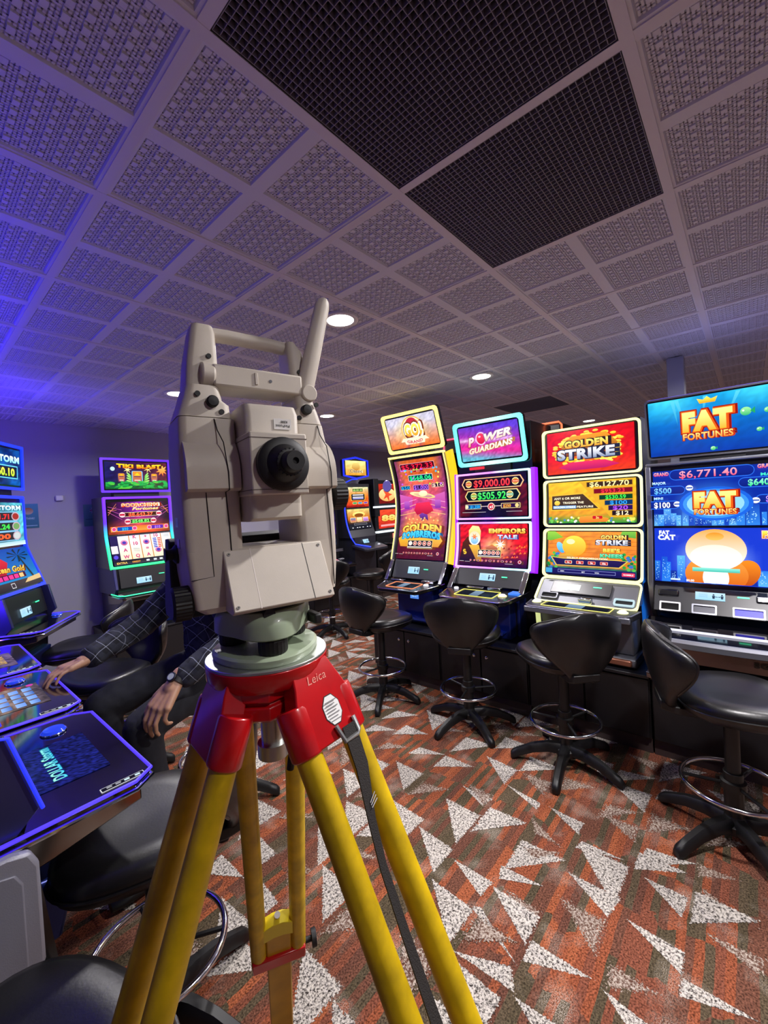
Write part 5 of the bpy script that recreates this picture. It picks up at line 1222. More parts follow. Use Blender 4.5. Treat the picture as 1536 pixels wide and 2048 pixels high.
m = MB(); m.bx(.306, .318, .12, .32, .9, 2.0); m.build('added_side_light', led('5a38ff', 40), [o for o in bpy.data.objects if o.get('label', '').startswith('left row machine whose')][0])  # unseen glowing strip added to wash the back wall blue-violet
left_machine('angled machine cut off by the left edge with a blue STORM sign and ocean picture', (.455, 3.78), 56.4, 'gaming machines along the back wall', (pic_ocean, pic_storm_mid, pic_storm_top), led('1838ff', 1.3), deckled=BLUE, bar=40)
G1 = led_grad('frame_violet_green', [(0, '10e878'), (.3, '10d890'), (.5, '20a0e8'), (.62, '5020f0'), (1, '6a18f8')], 2, 1.02, 1.72, 1.6)
left_machine('machine on the back wall with a green and violet frame and a TIKI BLAST sign', (1.54, 4.45), 0, 'gaming machines along the back wall', (pic_reels, pic_scorching, pic_tiki), (G1, led('5a20f8', 1.6)), deckled=led('30e8a0', 1.8))

# base cabinets of the left row: one per machine
for y, lb in ((1.52, 'black base cabinet at the near end of the left hand row'), (2.2, 'black base cabinet of the left hand row in front of the man'), (2.87, 'black base cabinet of the left hand row beyond the man')):
    c = copy_tree(b0); c.location = (.16, y, 0); c.scale = (.955, 1, 1); c.rotation_euler = (0, 0, R(90)); c['group'] = 'black base cabinets under the left hand row'; c['label'] = lb
c = copy_tree(b0); c.location = (.44, 3.79, 0); c.scale = (.9, .8, 1); c.rotation_euler = (0, 0, R(56.4)); c['group'] = 'black base cabinets under the back wall machines'; c['label'] = 'black base cabinet of the angled machine at the left edge'
c = copy_tree(b0); c.location = (1.54, 4.27, 0); c.scale = (.95, .88, 1); c.rotation_euler = (0, 0, 0); c['group'] = 'black base cabinets under the back wall machines'; c['label'] = 'black base cabinet of the machine with the TIKI BLAST sign'
for x in (3.95, 4.65, 5.35): 
    c = copy_tree(b0); c.location = (x, 4.45, 0); c.scale = (1, .64, 1); c.rotation_euler = (0, 0, 0); c['group'] = 'black base cabinets under the back wall machines'; c['label'] = {3.95: 'black base cabinet seen between the survey instrument and the first right stool', 4.65: 'black base cabinet under the far machine with the blue outline', 5.35: 'black base cabinet under the far machine with red screens'}[x]
# grey end panel of the left hand row
m = MB(); pts = [(.13, .0)]; 
o = [(-.42, .81), (.12, .81), (.152, .80), (.165, .77), (.165, .56), (.148, .52), (.07, .47), (-.42, .46)]
m.prism(o, 1.175, 1.2, 'y'); ep = m.build('end_panel', mat('end_panel_grey', '8c8c98', .45, .3, bump=(400, .2)), bevel=.006)
tag(ep, 'grey metal end panel with rounded corners closing the near end of the left hand row', 'panel')
m = MB(); q = [(x*.9-.0, .63+(z-.63)*.84) for x, z in o]; m.prism([(x-.012, z) for x, z in q], 1.170, 1.176, 'y'); m.build('raised_face', mat('end_panel_face', '7c7c88', .5, .2, bump=(400, .2)), ep, bevel=.003)
m = MB(); m.bx(-.42, .07, 1.18, 1.2, .462, .468); m.build('base_light', BLUE, ep)

# far machines on the back wall
def far_machine(label, x, y, rz=0):
    t = thing('gaming_machine', label, 'gaming machine', (x, y, 0), R(rz), 'gaming machines along the back wall'); return t
t = far_machine('far machine with a thin blue outline and a six sided picture on top', 4.6, 4.5)
W = .56; prof = [tuple(p)[:2] for p in crom([(-.1, 1.02, 0), (-.03, 1.2, 0), (0, 1.4, 0), (0, 1.62, 0), (0, 1.82, 0)], 3)]
m = MB(); m.prism(body_from(prof, .34), -W/2, W/2, 'x'); m.prism([(-.1, .46), (-.12, 1.02), (.34, 1.02), (.34, .46)], -W/2+.05, W/2-.05, 'x'); m.build('cabinet', mat('far_cabinet_grey', '2a2a34', .4), t)
fn, H = curve_map(W, prof, 0); display(t, prof, W, 1.14, 1.44, pic_blue_b, bezel=.04); display(t, prof, W, 1.47, 1.77, pic_blue_a, bezel=.04)
m = MB(); ribbon(m, fn, -.012, .006, 0, H, 0, .012); m.tube([(-W/2, -.02, 1.83), (-.12, -.02, 1.885), (0, -.02, 1.89)], .009, 8); m.tube([(-W/2, -.1, 1.03), (-W/2+.05, -.13, .93), (-W/2+.2, -.3, .88)], .009, 8); m.build('outline_light', BLUE2, t)
hx = [(-.27, .06), (-.27, .3), (0, .345), (.27, .3), (.27, .06), (0, .015)]; hx = [(x*(1 if abs(x) < .1 else 1), z+1.88) for x, z in hx]
m = MB(); m.prism(hx, .0, .06, 'y'); tp = m.build('topper', M_BLACK, t, bevel=.01)
m = MB(); m.tube([(x*.97, -.004, 2.06+(z-2.06)*.96) for x, z in hx], .014, 8, closed=True); m.build('glowing_frame', led('1828ff', 1.8), tp)
c = Canvas(.44, .22, plane_map((0, -.003, 1.95), (1, 0, 0), (0, 0, 1), .44)); pic_badge(c); c.build('topper_screen', tp)
d, zz = deck(t, .5, .56, -.36, -.1, .86, slope=.06, m_=mat('far_console', '3c3c46', .35, .5)); lcd(t, (-.02, -.16, .93), (0, .5, 1), .12, .06)
button(t, .15, -.25, .89, .02)
t = far_machine('far machine with two red pictures half hidden by the bowed yellow edged machine', 5.28, 4.5)
m = MB(); m.bx(-.3, .3, 0, .34, .46, 1.88); m.bx(-.32, -.2, -.02, .3, 1.3, 1.9); m.build('cabinet', M_SATIN, t, bevel=.01)
for z0, z1, pc in ((1.5, 1.82, pic_red), (1.1, 1.4, pic_red2)):
    c = Canvas(.5, z1-z0, plane_map((0.02, -.004, z0), (1, 0, 0), (0, 0, 1), .5)); pc(c); c.build('display', t)
for z, w in ((1.45, .6), (1.05, .56)):
    m = MB(); m.bx(-w/2-.04, w/2-.04, -.06, .0, z-.014, z+.014); m.build('white_bar_light', led('e8f4ff', 1.6), t)
m = MB(); m.bx(-.28, .28, -.3, 0, .84, .88); m.build('deck', M_BLACK, t, bevel=.01)
m = MB(); m.bx(.1, .26, -.02, -.005, .92, 1.0); m.build('reader_light', led('ff9080', 1), t)
t = far_machine('far machine mostly hidden by the survey instrument with a pink picture on its deck', 3.87, 4.5)
m = MB(); m.bx(-.3, .3, 0, .34, .46, 1.62); m.prism([(-.34, .66), (-.34, .7), (0, .82), (.1, .82), (.1, .6)], -.3, .3, 'x'); m.build('cabinet', M_BLACK, t, bevel=.01)
pf = plane_map((-.02, -.33, .705), (1, 0, 0), (0, .34, .12), .46); c = Canvas(.34, .16, lambda u, v, l: pf(u+.0, v+.06, l+.002)); pic_pink(c); c.build('deck_screen', t)
c = Canvas(.1, .06, lambda u, v, l: pf(u+.37, v+.14, l+.003)); c.text('VED', .05, .03, .035, 'c8c8d0', bold=.02); c.build('deck_lettering', t, M_PRINT)
for z0, z1, col in ((1.1, 1.5, '301858'), (.95, 1.07, '202838')):
    c = Canvas(.5, z1-z0, plane_map((0, -.004, z0), (1, 0, 0), (0, 0, 1), .5)); c.bg(noisy(lambda a, b, col=col: mixc(col, '0a0a18', b), .5, 4), 10, 10); c.build('display', t)
m = MB(); m.bx(-.28, .28, -.1, 0, .86, .9); m.build('white_bar_light', M_CHROME, t)

# backs of the machines that stand behind the right hand row and face away
def back_machine(label, y, top, lc):
    t = thing('gaming_machine', label, 'gaming machine', (3.95, y, 0), R(90), 'machines standing back to back with the right hand row')
    m = MB(); m.bx(-.27, .27, 0, .4, 0, top-.34); m.build('cabinet', M_BASE, t, bevel=.01)
    m = MB(); m.bx(-.27, .27, .05, .4, top-.34, top); tp = m.build('topper', M_BASE, t, bevel=.02)
    if lc:
        m = MB(); m.tube([(-.27, .4, top-.3), (-.27, .4, top-.02), (-.25, .4, top+.004), (.25, .4, top+.004), (.27, .4, top-.02), (.27, .4, top-.3)], .008, 8); m.build('edge_light', led(lc, 1.6), tp)
    return t
back_machine('black back of a machine with a pink edge light left of the turquoise framed sign', 1.98, 2.08, 'ff5070')
back_machine('black back of a machine with an orange edge light right of the turquoise framed sign', 1.40, 2.08, 'ff7040')
back_machine('black back of a machine behind the three yellow framed screens', .80, 1.9, None)
t = back_machine('black back of a machine behind the rightmost machine with a small lettered sticker', .0, 1.85, None)
c = Canvas(.09, .07, lambda u, v, l: V(.265-u, .402+l, 1.72+v)); c.rect(0, 0, .09, .07, '201010'); c.text('IES', .045, .03, .03, 'f0e8e0', bold=.05); c.rect(.01, .055, .08, .062, 'e04020'); c.build('sticker', t, M_PRINT)

# posters on the back wall, sticker on the machine edge
def poster(name, x, z, w, h, label, fn):
    p = thing(name, label, 'poster', (x, Y1-.001, z)); c = Canvas(w, h, plane_map((0, -.002, -h/2), (1, 0, 0), (0, 0, 1), w)); fn(c); c.build('print', p, M_PRINT)
    m = MB(); m.bx(-w/2, w/2, -.0022, -.0004, -h/2, h/2); m.build('sheet', M_TRIM, p, smooth=0)
def p1(c): c.rect(0, 0, c.w, c.h, '1c6a8c', '3a8cb0'); c.ell(c.w*.4, c.h*.7, c.w*.3, c.h*.14, 'c8b8a8', 'a05030'); c.text('THINK!', c.w*.5, c.h*.4, c.h*.08, 'c0e0f0', width=c.w*.5); c.rect(c.w*.1, c.h*.08, c.w*.9, c.h*.12, '90c0d8')
def p2(c): c.rect(0, 0, c.w, c.h, '5aa088', '7ab89a'); c.star(c.w*.6, c.h*.72, c.w*.26, c.w*.12, 9, 'e0d8d0'); c.text('WIN', c.w*.6, c.h*.72, c.h*.09, 'a03050', bold=.04); c.rect(c.w*.1, c.h*.3, c.w*.8, c.h*.34, '407868'); c.rect(c.w*.6, c.h*.08, c.w*.85, c.h*.13, '204a40')
poster('wall_poster', .80, 1.565, .12, .22, 'blue poster on the back wall beside the angled machine at the left edge', p1)
poster('wall_poster', 1.275, 1.545, .14, .215, 'green poster on the back wall beside the TIKI BLAST machine', p2)
poster('wall_poster', 5.44, 1.42, .16, .25, 'pale green poster on the far wall behind the machine with the blue outline', p2)
poster('wall_poster', 5.56, 1.2, .16, .25, 'small blue poster low on the far wall next to the far machine with red pictures', p1)
s_ = MB(); s_.lathe([(.001, -.004), (.05, -.004), (.055, 0), (.05, .004), (.001, .004)], 28, axis='x'); o = s_.build('round_disc', mat('disc_violet', '8a80c8', .2, .3), loc=(3.02, 2.56, 1.66)); tag(o, 'small violet round disc fixed to the left edge of the bowed screen', 'disc')
# ================================================================= tripod and survey instrument
AX = (.343, .535)
M_RED = mat('red_enamel', 'c00c14', .28, coat=.4, noise=(30, .15)); M_YEL = mat('yellow_painted_wood', 'd8b400', .42, noise=(22, .38), bump=(60, .15))
M_GREEN = mat('pale_green_enamel', '9cac90', .35, coat=.2); M_CREAM = mat('cream_housing', 'ccc3b4', .5, noise=(25, .06), bump=(900, .05)); M_RUB = mat('black_rubber', '0d0d0e', .55)
M_STEEL = mat('worn_steel', 'c8ccc8', .3, .9); M_BOARD = mat('varnished_leg_board', 'c89a10', .4, noise=(12, .25))
tp = thing('survey_tripod', 'yellow legged survey tripod with red head under the instrument in the foreground', 'tripod', (0, 0, 0))
HZ = 1.285
m = MB(); m.lathe([(.001, HZ+.006), (.03, HZ+.006), (.03, HZ+.0118), (.0835, HZ+.0118), (.0845, HZ+.011), (.0845, HZ+.0082), (.02, HZ+.0082)], 64, (AX[0], AX[1], 0)); m.build('head_plate', M_STEEL, tp)
hexp = []
for k in range(3):
    a0 = [R(170), R(270), R(52)][k]
    for da in (-34, 34): hexp.append((AX[0]+.083*cos(a0+R(da)), AX[1]+.083*sin(a0+R(da))))
hexp.sort(key=lambda p: atan2(p[1]-AX[1], p[0]-AX[0]))
m = MB(); sc = lambda f, z: [V(AX[0]+(x-AX[0])*f, AX[1]+(y-AX[1])*f, z) for x, y in hexp]
circ = lambda r, z, n=6: None
m.lathe([(.02, HZ+.0075), (.0849, HZ+.0079), (.084, HZ-.012), (.078, HZ-.02), (.02, HZ-.02)], 48, (AX[0], AX[1], 0))
m.loft([sc(.9, HZ-.012), sc(.92, HZ-.032), sc(.82, HZ-.034), sc(.82, HZ-.038), sc(.9, HZ-.04), sc(.9, HZ-.056), sc(.7, HZ-.066)]); m.build('head_casting', M_RED, tp, bevel=.0015)
m = MB(); m.cyl((AX[0], AX[1], HZ-.13), (AX[0], AX[1], HZ-.05), .016, 20); m.cyl((AX[0], AX[1], HZ-.14), (AX[0], AX[1], HZ-.12), .022, 24); m.build('centring_screw', M_STEEL, tp)
LEGS = [((.254, .538, 1.186), (-.19, .57, 0), 170, .081), ((.362, .428, 1.188), (.42, -.16, 0), 268, .074), ((.384, .607, 1.17), (.60, .98, 0), 60, .083)]
leg_info = []
for k, (H, F, az, sp) in enumerate(LEGS):
    H, F = Vector(H), Vector(F); d = (F-H).normalized(); t = V(-sin(R(az)), cos(R(az)), 0); t = (t-d*t.dot(d)).normalized(); n = d.cross(t).normalized()
    if n.dot(V(cos(R(az)), sin(R(az)), 0)) < 0: n = -n
    L = (F-H).length; leg_info.append((H, d, t, n, L))
    P = lambda s, a, b: H+d*s+t*a+n*b
    for sg in (-1, 1):
        m = MB(); path = [P(s, sg*(sp/2)*(1-.0*s), 0) for s in (-.06, .2, .45, .70)]; m.tube(path, .017, 20); m.build('leg_pole', M_YEL, tp)
    # lower board between the poles, with steel foot
    m = MB(); vs = []
    for s in (.60, .62, L-.12, L-.09):
        w = .026 if s < L-.1 else .016
        vs.append([P(s, -w, -.011), P(s, w, -.011), P(s, w, .011), P(s, -w, .011)])
    m.loft(vs); m.build('leg_board', M_BOARD, tp, bevel=.003)
    m = MB(); m.tube([P(L-.11, 0, 0), P(L-.07, 0, 0), P(L-.02, 0, 0), P(L-.001, 0, 0)], [.018, .017, .01, .002], 16)
    m.build('foot_spike', M_STEEL, tp)
    # saddle that joins the poles just above the board top
    m = MB(); m.loft([[P(.555+.014*abs(x)/.03, x, -.012), P(.60+.01*abs(x)/.03, x, -.012), P(.60+.01*abs(x)/.03, x, .012), P(.555+.014*abs(x)/.03, x, .012)] for x in (-.034, -.02, -.01, .01, .02, .034)]); m.build('pole_saddle', mat('saddle_yellow', 'e0cc20', .4), tp, bevel=.001)
    m = MB(); m.cyl(P(.55, .0, .0), P(.585, .0, .013), .006, 12); m.build('saddle_peg', M_TRIM, tp)
    # red clamp
    m = MB(); m.loft([[P(s, -.056, -.018), P(s, .056, -.018), P(s, .056, .018), P(s, -.056, .018)] for s in (.665, .70)]); cl = m.build('leg_clamp', M_RED, tp, bevel=.002)
    m = MB(); m.cyl(P(.68, -.056, 0), P(.68, -.075, 0), .006, 12); m.cyl(P(.68, -.072, 0), P(.68, -.082, 0), .017, 20); m.build('clamp_screw', M_RUB, cl)
    m = MB(); m.tube([P(.70, -.035, .018), P(.74, -.03, .022), P(.785, -.006, .024), P(.787, .0, .024), P(.74, .012, .022), P(.70, .018, .02)], .0028, 8); m.build('clamp_bail', M_RED, cl)
    # red hinge shoe with two sleeves
    m = MB()
    for sg in (-1, 1):
        m.tube([P(-.062, sg*sp/2, 0), P(-.056, sg*sp/2, 0), P(-.004, sg*sp/2, 0), P(.0, sg*sp/2, 0)], [.0205, .0218, .0218, .0195], 24)
    m.loft([[P(s, -w, -.010+o), P(s, w, -.010+o), P(s, w, .0205+o), P(s, -w, .0205+o)] for s, w, o in ((-.105, .03, -.003), (-.08, .036, 0), (-.062, .042, 0), (-.012, .042, 0), (-.002, .03, 0))])
    sh = m.build('hinge_shoe', M_RED, tp, bevel=.002)
    c0 = V(AX[0], AX[1], HZ-.045); top = P(-.096, 0, 0)
    m = MB(); m.loft([[c0+(top-c0)*f+t*w+V(0, 0, h), c0+(top-c0)*f-t*w+V(0, 0, h), c0+(top-c0)*f-t*w-V(0, 0, h), c0+(top-c0)*f+t*w-V(0, 0, h)] for f, w, h in ((.35, .03, .016), (1.02, .03, .014))]); m.build('hinge_arm', M_RED, sh, bevel=.002)
H, d, t, n, L = leg_info[1]
PR = lambda s, a, b: H+d*s+t*a+n*b
# sign of t: along image right
sg = 1 if t.dot(V(.653, -.756, 0)) > 0 else -1
def shoe_map(s0, a0, w):
    return lambda u, v, l: PR(s0-v, sg*(a0+u-w/2), .0206+l)
c = Canvas(.05, .05, shoe_map(-.018, .006, .05)); 
oct_ = lambda r: [(.025+r*.72*cos(R(22.5+45*k))*1.0, .02+r*sin(R(22.5+45*k))) for k in range(8)]
c.poly(oct_(.021), '1a1a1a'); c.poly(oct_(.0195), 'f0f0ec')
for k in range(7): c.rect(.015, .006+.004*k, .034-(.004 if k % 2 else 0), .0074+.004*k, '8a8a8a')
c.build('warning_sticker', tp, M_PRINT)
c = Canvas(.05, .03, shoe_map(-.072, .0, .05)); c.text('Leica', .025, .012, .011, 'e89080', shear=.25, bold=-.0); c.build('embossed_name', tp, M_PRINT)
m = MB()
m.tube([PR(-.018, sg*.03, .024), PR(.0, sg*.03, .026), PR(.004, sg*.026, .026), PR(.004, sg*.004, .026), PR(-.018, sg*.0, .024)], .003, 8); m.build('strap_buckle', M_STEEL, tp)
# black webbing strap hanging between the two poles of the right leg
rng = []
for s, a, b, w in ((-.012, .018, .024, .011), (.04, .014, .024, .010), (.10, .004, .016, .006), (.15, -.002, .012, .0055), (.22, -.005, .01, .006), (.32, -.008, .008, .0075), (.45, -.008, .008, .008), (.53, -.006, .01, .008), (.64, .0, .024, .008), (.72, .004, .03, .008)):
    rng.append([PR(s, sg*(a-w), b), PR(s, sg*(a+w), b), PR(s, sg*(a+w), b+.002), PR(s, sg*(a-w), b+.002)])
m = MB(); m.loft(rng); m.build('carrying_strap', mat('webbing', '2a2624', .85, bump=(700, .6)), tp, smooth=60)
m = MB(); m.tube([V(AX[0]+.005, AX[1]-.06, HZ-.06), V(AX[0]+.0, AX[1]-.055, HZ-.09), V(AX[0]-.008, AX[1]-.05, HZ-.14)], [.004, .006, .005], 10); m.build('hanging_hook', M_RUB, tp)
m = MB()
for q in range(3): m.tube([PR(.082+.003*q, sg*.008, .0215), PR(.074+.004*q, sg*.018, .0245)], .0006, 6)
m.build('strap_stitches', M_TRIM, tp)

# ---------------- instrument
IR = R(-14); Zb = 1.297
ins = thing('survey_instrument', 'cream total station survey instrument with carrying handle standing on the tripod', 'surveying instrument', (AX[0], AX[1], Zb), IR)
z0 = Zb
def rsec(x0, x1, y0, y1, z, r=.008, n=4):
    return [V((x0+x1)/2+px, (y0+y1)/2+py, z-z0) for px, py in rrect(x1-x0, y1-y0, min(r, (x1-x0)/2.01, (y1-y0)/2.01), n)]
# tribrach
tri_ = lambda r, q, z, rot=-100, n=36: [V(r*(1+q*cos(3*(2*pi*i/n)))*cos(2*pi*i/n+R(rot)), r*(1+q*cos(3*(2*pi*i/n)))*sin(2*pi*i/n+R(rot)), z) for i in range(n)]
m = MB(); m.loft([tri_(.072, .05, 0), tri_(.0735, .05, .003), tri_(.0735, .05, .009), tri_(.070, .05, .012), tri_(.03, 0, .012)]); trb = m.build('tribrach_plate', M_GREEN, ins, smooth=40)
m = MB(); m.loft([tri_(.062, .15, .033), tri_(.0645, .15, .035), tri_(.0645, .14, .052), tri_(.064, .05, .062), tri_(.060, 0, .068), tri_(.03, 0, .068)]); m.build('tribrach_body', M_GREEN, ins, smooth=40)
for k in range(3):
    a = R(-100+120*k); cx, cy = .050*cos(a), .050*sin(a); nn = 44
    m = MB(); prof = [(.008, .012), (.018, .013), (.019, .016), (.019, .03), (.0175, .033), (.006, .034), (.006, .05)]
    vs = []
    for r, h in prof:
        for i in range(nn): rr = r+(.0006 if (i % 2 and .017 < r) else 0); vs.append(V(cx+rr*cos(2*pi*i/nn), cy+rr*sin(2*pi*i/nn), h))
    m.add(vs, [(j*nn+i, j*nn+(i+1) % nn, (j+1)*nn+(i+1) % nn, (j+1)*nn+i) for j in range(len(prof)-1) for i in range(nn)]); m.build('levelling_screw', M_RUB, ins, smooth=25)
m = MB(); m.lathe([(.03, .062), (.052, .062), (.052, .076), (.047, .079), (.03, .079)], 48); m.build('base_ring', M_RUB, ins)
m = MB(); m.box((.062, -.028, .042), (.012, .036, .015)); m.build('lock_lever', M_RUB, ins, bevel=.003)
m = MB(); m.cyl((-.015, -.062, .066), (-.015, -.05, .066), .008, 16); m.build('plummet_eyepiece', M_RUB, ins)
# lower housing joining the two standards
m = MB(); m.loft([rsec(-.088, .086, -.036, .05, 1.372), rsec(-.099, .097, -.042, .056, 1.380), rsec(-.104, .101, -.043, .056, 1.42), rsec(-.106, .102, -.042, .054, 1.452)], caps=True); base = m.build('lower_housing', M_CREAM, ins)
for x0, x1, sg in ((-.107, -.036, -1), (.044, .103, 1)):
    def q(z, a, b, ya, yb): return rsec(a, b, ya, yb, z, .01)
    m = MB(); m.loft([q(1.448, x0+.001, x1, -.042, .052), q(1.50, x0, x1, -.041, .05), q(1.58, x0+(.0 if sg < 0 else 0), x1-(.004 if sg > 0 else 0), -.041, .05), q(1.621, x0+.002 if sg < 0 else x0, x1 if sg < 0 else x1-.010, -.038, .046)]); sd = m.build('standard', M_CREAM, ins, smooth=40)
    # trunnion bulge
    arc = [(-.012-.044*cos(R(a)), 1.548-z0+.052*sin(R(a))) for a in range(0, 100, 10)]
    m = MB(); m.prism([(-.0, 1.527-z0), (-.05, 1.527-z0), (-.056, 1.53-z0)]+arc+[(0, 1.6-z0)], (x0+.004), (x1-.003), 'x'); m.build('trunnion_cover', M_CREAM, sd, bevel=.004, segs=3, smooth=40)
    # seams
    m = MB(); xx = (x0+x1)/2+.004
    m.tube([V(xx+.004, -.0385, 1.62-z0), V(xx+.006, -.042, 1.605-z0), V(xx+.01, -.0525, 1.588-z0), V(xx+.013, -.0568, 1.55-z0), V(xx+.013, -.0562, 1.528-z0), V(xx+.012, -.0415, 1.526-z0), V(xx+.014, -.0422, 1.48-z0), V(xx+.015, -.0432, 1.385-z0)], .0007, 6)
    if sg < 0: m.tube([V(xx-.012, -.0415, 1.526-z0), V(xx-.009, -.0427, 1.42-z0), V(x0+.004, -.0427, 1.418-z0)], .0006, 6)
    m.build('seam', M_RUB, sd)
    # handle end block above the standard
    o1 = x0 if sg < 0 else x1-.008; 
    m = MB()
    if sg < 0:
        m.loft([q(1.6225, -.105, -.040, -.036, .036), q(1.640, -.099, -.041, -.035, .035), q(1.646, -.097, -.049, -.034, .034), q(1.664, -.092, -.052, -.032, .032)])
    else:
        m.loft([q(1.6225, .048, .093, -.036, .036), q(1.640, .050, .088, -.035, .035), q(1.646, .056, .086, -.034, .034), q(1.664, .054, .081, -.032, .032)])
    hb = m.build('handle_foot', M_CREAM, ins, smooth=40)
    m = MB(); xk = -.064 if sg < 0 else .066; m.lathe([(.0075, -.034), (.0075, -.041), (.006, -.043), (.001, -.0435)], 20, (xk, 0, 1.642-z0), axis='y'); m.build('handle_screw', M_RUB, hb)
    for dx, dz in ((-.017, .009), (.011, -.012)): 
        m = MB(); m.lathe([(.0034, -.034), (.0034, -.0372), (.001, -.0372)], 12, (xk+dx*(1 if sg < 0 else -1), 0, 1.642-z0+dz), axis='y'); m.build('bolt_hole', M_RUB, hb)
# handle
m = MB()
m.loft([rsec(-.092, -.052, -.026, .026, 1.660), rsec(-.088, -.050, -.024, .024, 1.70), rsec(-.081, -.050, -.021, .021, 1.738), rsec(-.078, -.052, -.017, .017, 1.748)])
m.loft([rsec(.052, .082, -.026, .026, 1.660), rsec(.051, .080, -.024, .024, 1.70), rsec(.050, .074, -.021, .021, 1.732), rsec(.052, .064, -.017, .017, 1.746)])
m.tube([V(-.07, 0, 1.7415-z0), V(-.03, 0, 1.7425-z0), V(.03, 0, 1.7415-z0), V(.06, 0, 1.739-z0)], .0095, 20, flat=1.0)
m.T = None
hd = m.build('carrying_handle', M_CREAM, ins, smooth=40)
m = MB(); m.loft([[V(x, -.034, a-z0), V(x, -.012, a-z0-.002), V(x, .018, a-z0), V(x, .018, b-z0), V(x, -.034, b-z0)] for x, a, b in ((-.060, 1.664, 1.693), (.064, 1.664, 1.692))]); bm_ = m.build('handle_bar', M_CREAM, ins, bevel=.003)
m = MB(); m.tube([V(-.074, -.02, 1.680-z0), V(-.056, -.02, 1.679-z0)], .0165, 24); m.build('radio_end_cap', M_CREAM, bm_, bevel=.003)
m = MB(); m.box((-.004, -.0345, 1.679-z0), (.004, .002, .016)); m.build('latch_mark', M_CREAM, bm_, bevel=.0005); m = MB(); m.lathe([(.0022, -.0338), (.0022, -.0346), (.0005, -.0346)], 12, (.016, 0, 1.678-z0), axis='y'); m.build('pin_hole', M_GREY, bm_)
for x, z in ((-.062, 1.704), (.064, 1.70)): m = MB(); m.lathe([(.0032, -.022), (.0032, -.0262), (.001, -.0262)], 12, (x, 0, z-z0), axis='y'); m.build('bolt_hole', M_RUB, hd)
# aerial
a0, a1 = V(.068, -.026, 1.664-z0), V(.108, -.03, 1.812-z0); ax_ = (a1-a0).normalized()
m = MB(); sx = V(cos(R(-15)), 0, sin(R(-15))); rings = []
for f, w in ((0, .0125), (.03, .0135), (.5, .0130), (.93, .0115), (.985, .0095), (1, .006)):
    c_ = a0.lerp(a1, f); rings.append([c_+sx*w*cos(2*pi*i/16)+V(0, 1, 0)*.0085*sin(2*pi*i/16) for i in range(16)])
m.loft(rings); an = m.build('aerial', M_CREAM, ins, smooth=50)
m = MB(); m.cyl((.074, -.036, 1.668-z0), (.074, .0, 1.668-z0), .0125, 20); m.build('aerial_pivot', M_CREAM, an, bevel=.002)
# telescope
m = MB(); m.loft([rsec(-.034, .036, -.066, .07, 1.486), rsec(-.034, .036, -.074, .075, 1.49), rsec(-.035, .037, -.074, .075, 1.625), rsec(-.034, .036, -.068, .07, 1.636)]); tl = m.build('telescope', M_CREAM, ins, smooth=40)
m = MB(); m.bx(-.037, .038, -.091, .09, 1.519-z0, 1.597-z0); m.build('eyepiece_block', M_CREAM, tl, bevel=.002)
m = MB(); m.bx(-.0375, .0385, -.0914, .0904, 1.5895-z0, 1.5903-z0); m.bx(-.0375, .0385, -.0914, .0904, 1.5252-z0, 1.526-z0); m.build('seam', mat('seam_brown', '5a4c44', .6), tl)
nn = 60; prof = [(.02, -.09), (.0325, -.0905), (.0335, -.093), (.0335, -.100), (.030, -.103), (.024, -.1045), (.020, -.112), (.0165, -.118), (.0165, -.120), (.0135, -.121), (.0125, -.134), (.0115, -.136), (.004, -.136), (.0035, -.132), (.001, -.132)]
m = MB(); m.lathe(prof, nn, (.002, 0, 1.5565-z0), axis='y'); ep_ = m.build('eyepiece', M_RUB, tl, smooth=30)
m = MB()
for k in range(20):
    a = 2*pi*k/20; m.box((.002+.0165*cos(a), -.1185, 1.5565-z0+.0165*sin(a)), (.0014, .005, .0014))
m.build('grip_ribs', M_SATIN, ep_)
m = MB(); m.box((.006, 0, 1.641-z0), (.018, .05, .009)); m.build('sight', M_RUB, tl, bevel=.002)
c = Canvas(.024, .014, plane_map((.013, -.0745, 1.604-z0), (1, 0, 0), (0, 0, 1), .024)); c.rect(0, 0, .024, .014, 'e8e6e0'); c.text('PinPoint', .012, .0045, .0034, '201c1c', rot=pi, bold=.02, width=.019); c.text('R500', .014, .0098, .003, '201c1c', rot=pi, bold=.03); c.build('model_label', tl, M_PRINT)
# sloping front panel
m = MB(); xa, xb = -.064, .074
m.loft([[V(xa, -.043, 1.451-z0), V(xa-.0+.0, -.078, 1.377-z0), V(xa+.0, -.068, 1.372-z0), V(xa, -.02, 1.374-z0), V(xa, -.02, 1.452-z0)], [V(xb, -.043, 1.451-z0), V(xb, -.078, 1.377-z0), V(xb, -.068, 1.372-z0), V(xb, -.02, 1.374-z0), V(xb, -.02, 1.452-z0)]]); fp = m.build('front_cover', M_CREAM, ins, bevel=.0015)
fpm = plane_map(((xa+xb)/2, -.078, 1.377-z0), (1, 0, 0), (0, .035, .074), xb-xa)
m = MB()
for u, v in ((.006, .006), (xb-xa-.006, .006), (.006, .076), (xb-xa-.006, .076)):
    m2 = MB(); cc = fpm(u, v, 0); nrm = (fpm(u, v, .001)-cc).normalized(); m2.cyl(cc, cc+nrm*.0010, .0022, 14); sc_ = m2.build('screw', mat('screw_dark', '77736e', .5, .6), fp); m2 = MB(); m2.cyl(cc+nrm*.0008, cc+nrm*.0012, .0011, 6); m2.build('screw_socket', M_RUB, fp)
for u, mm in ((.034, mat('seam_pale', 'e8ded4', .5)), (.108, M_RUB)):
    m = MB(); m.add([fpm(u-.0005, .0, .0002), fpm(u+.0005, .0, .0002), fpm(u+.0005, .0815, .0002), fpm(u-.0005, .0815, .0002)], [(0, 1, 2, 3)]); m.build('cover_line', mm, fp, fix=False)
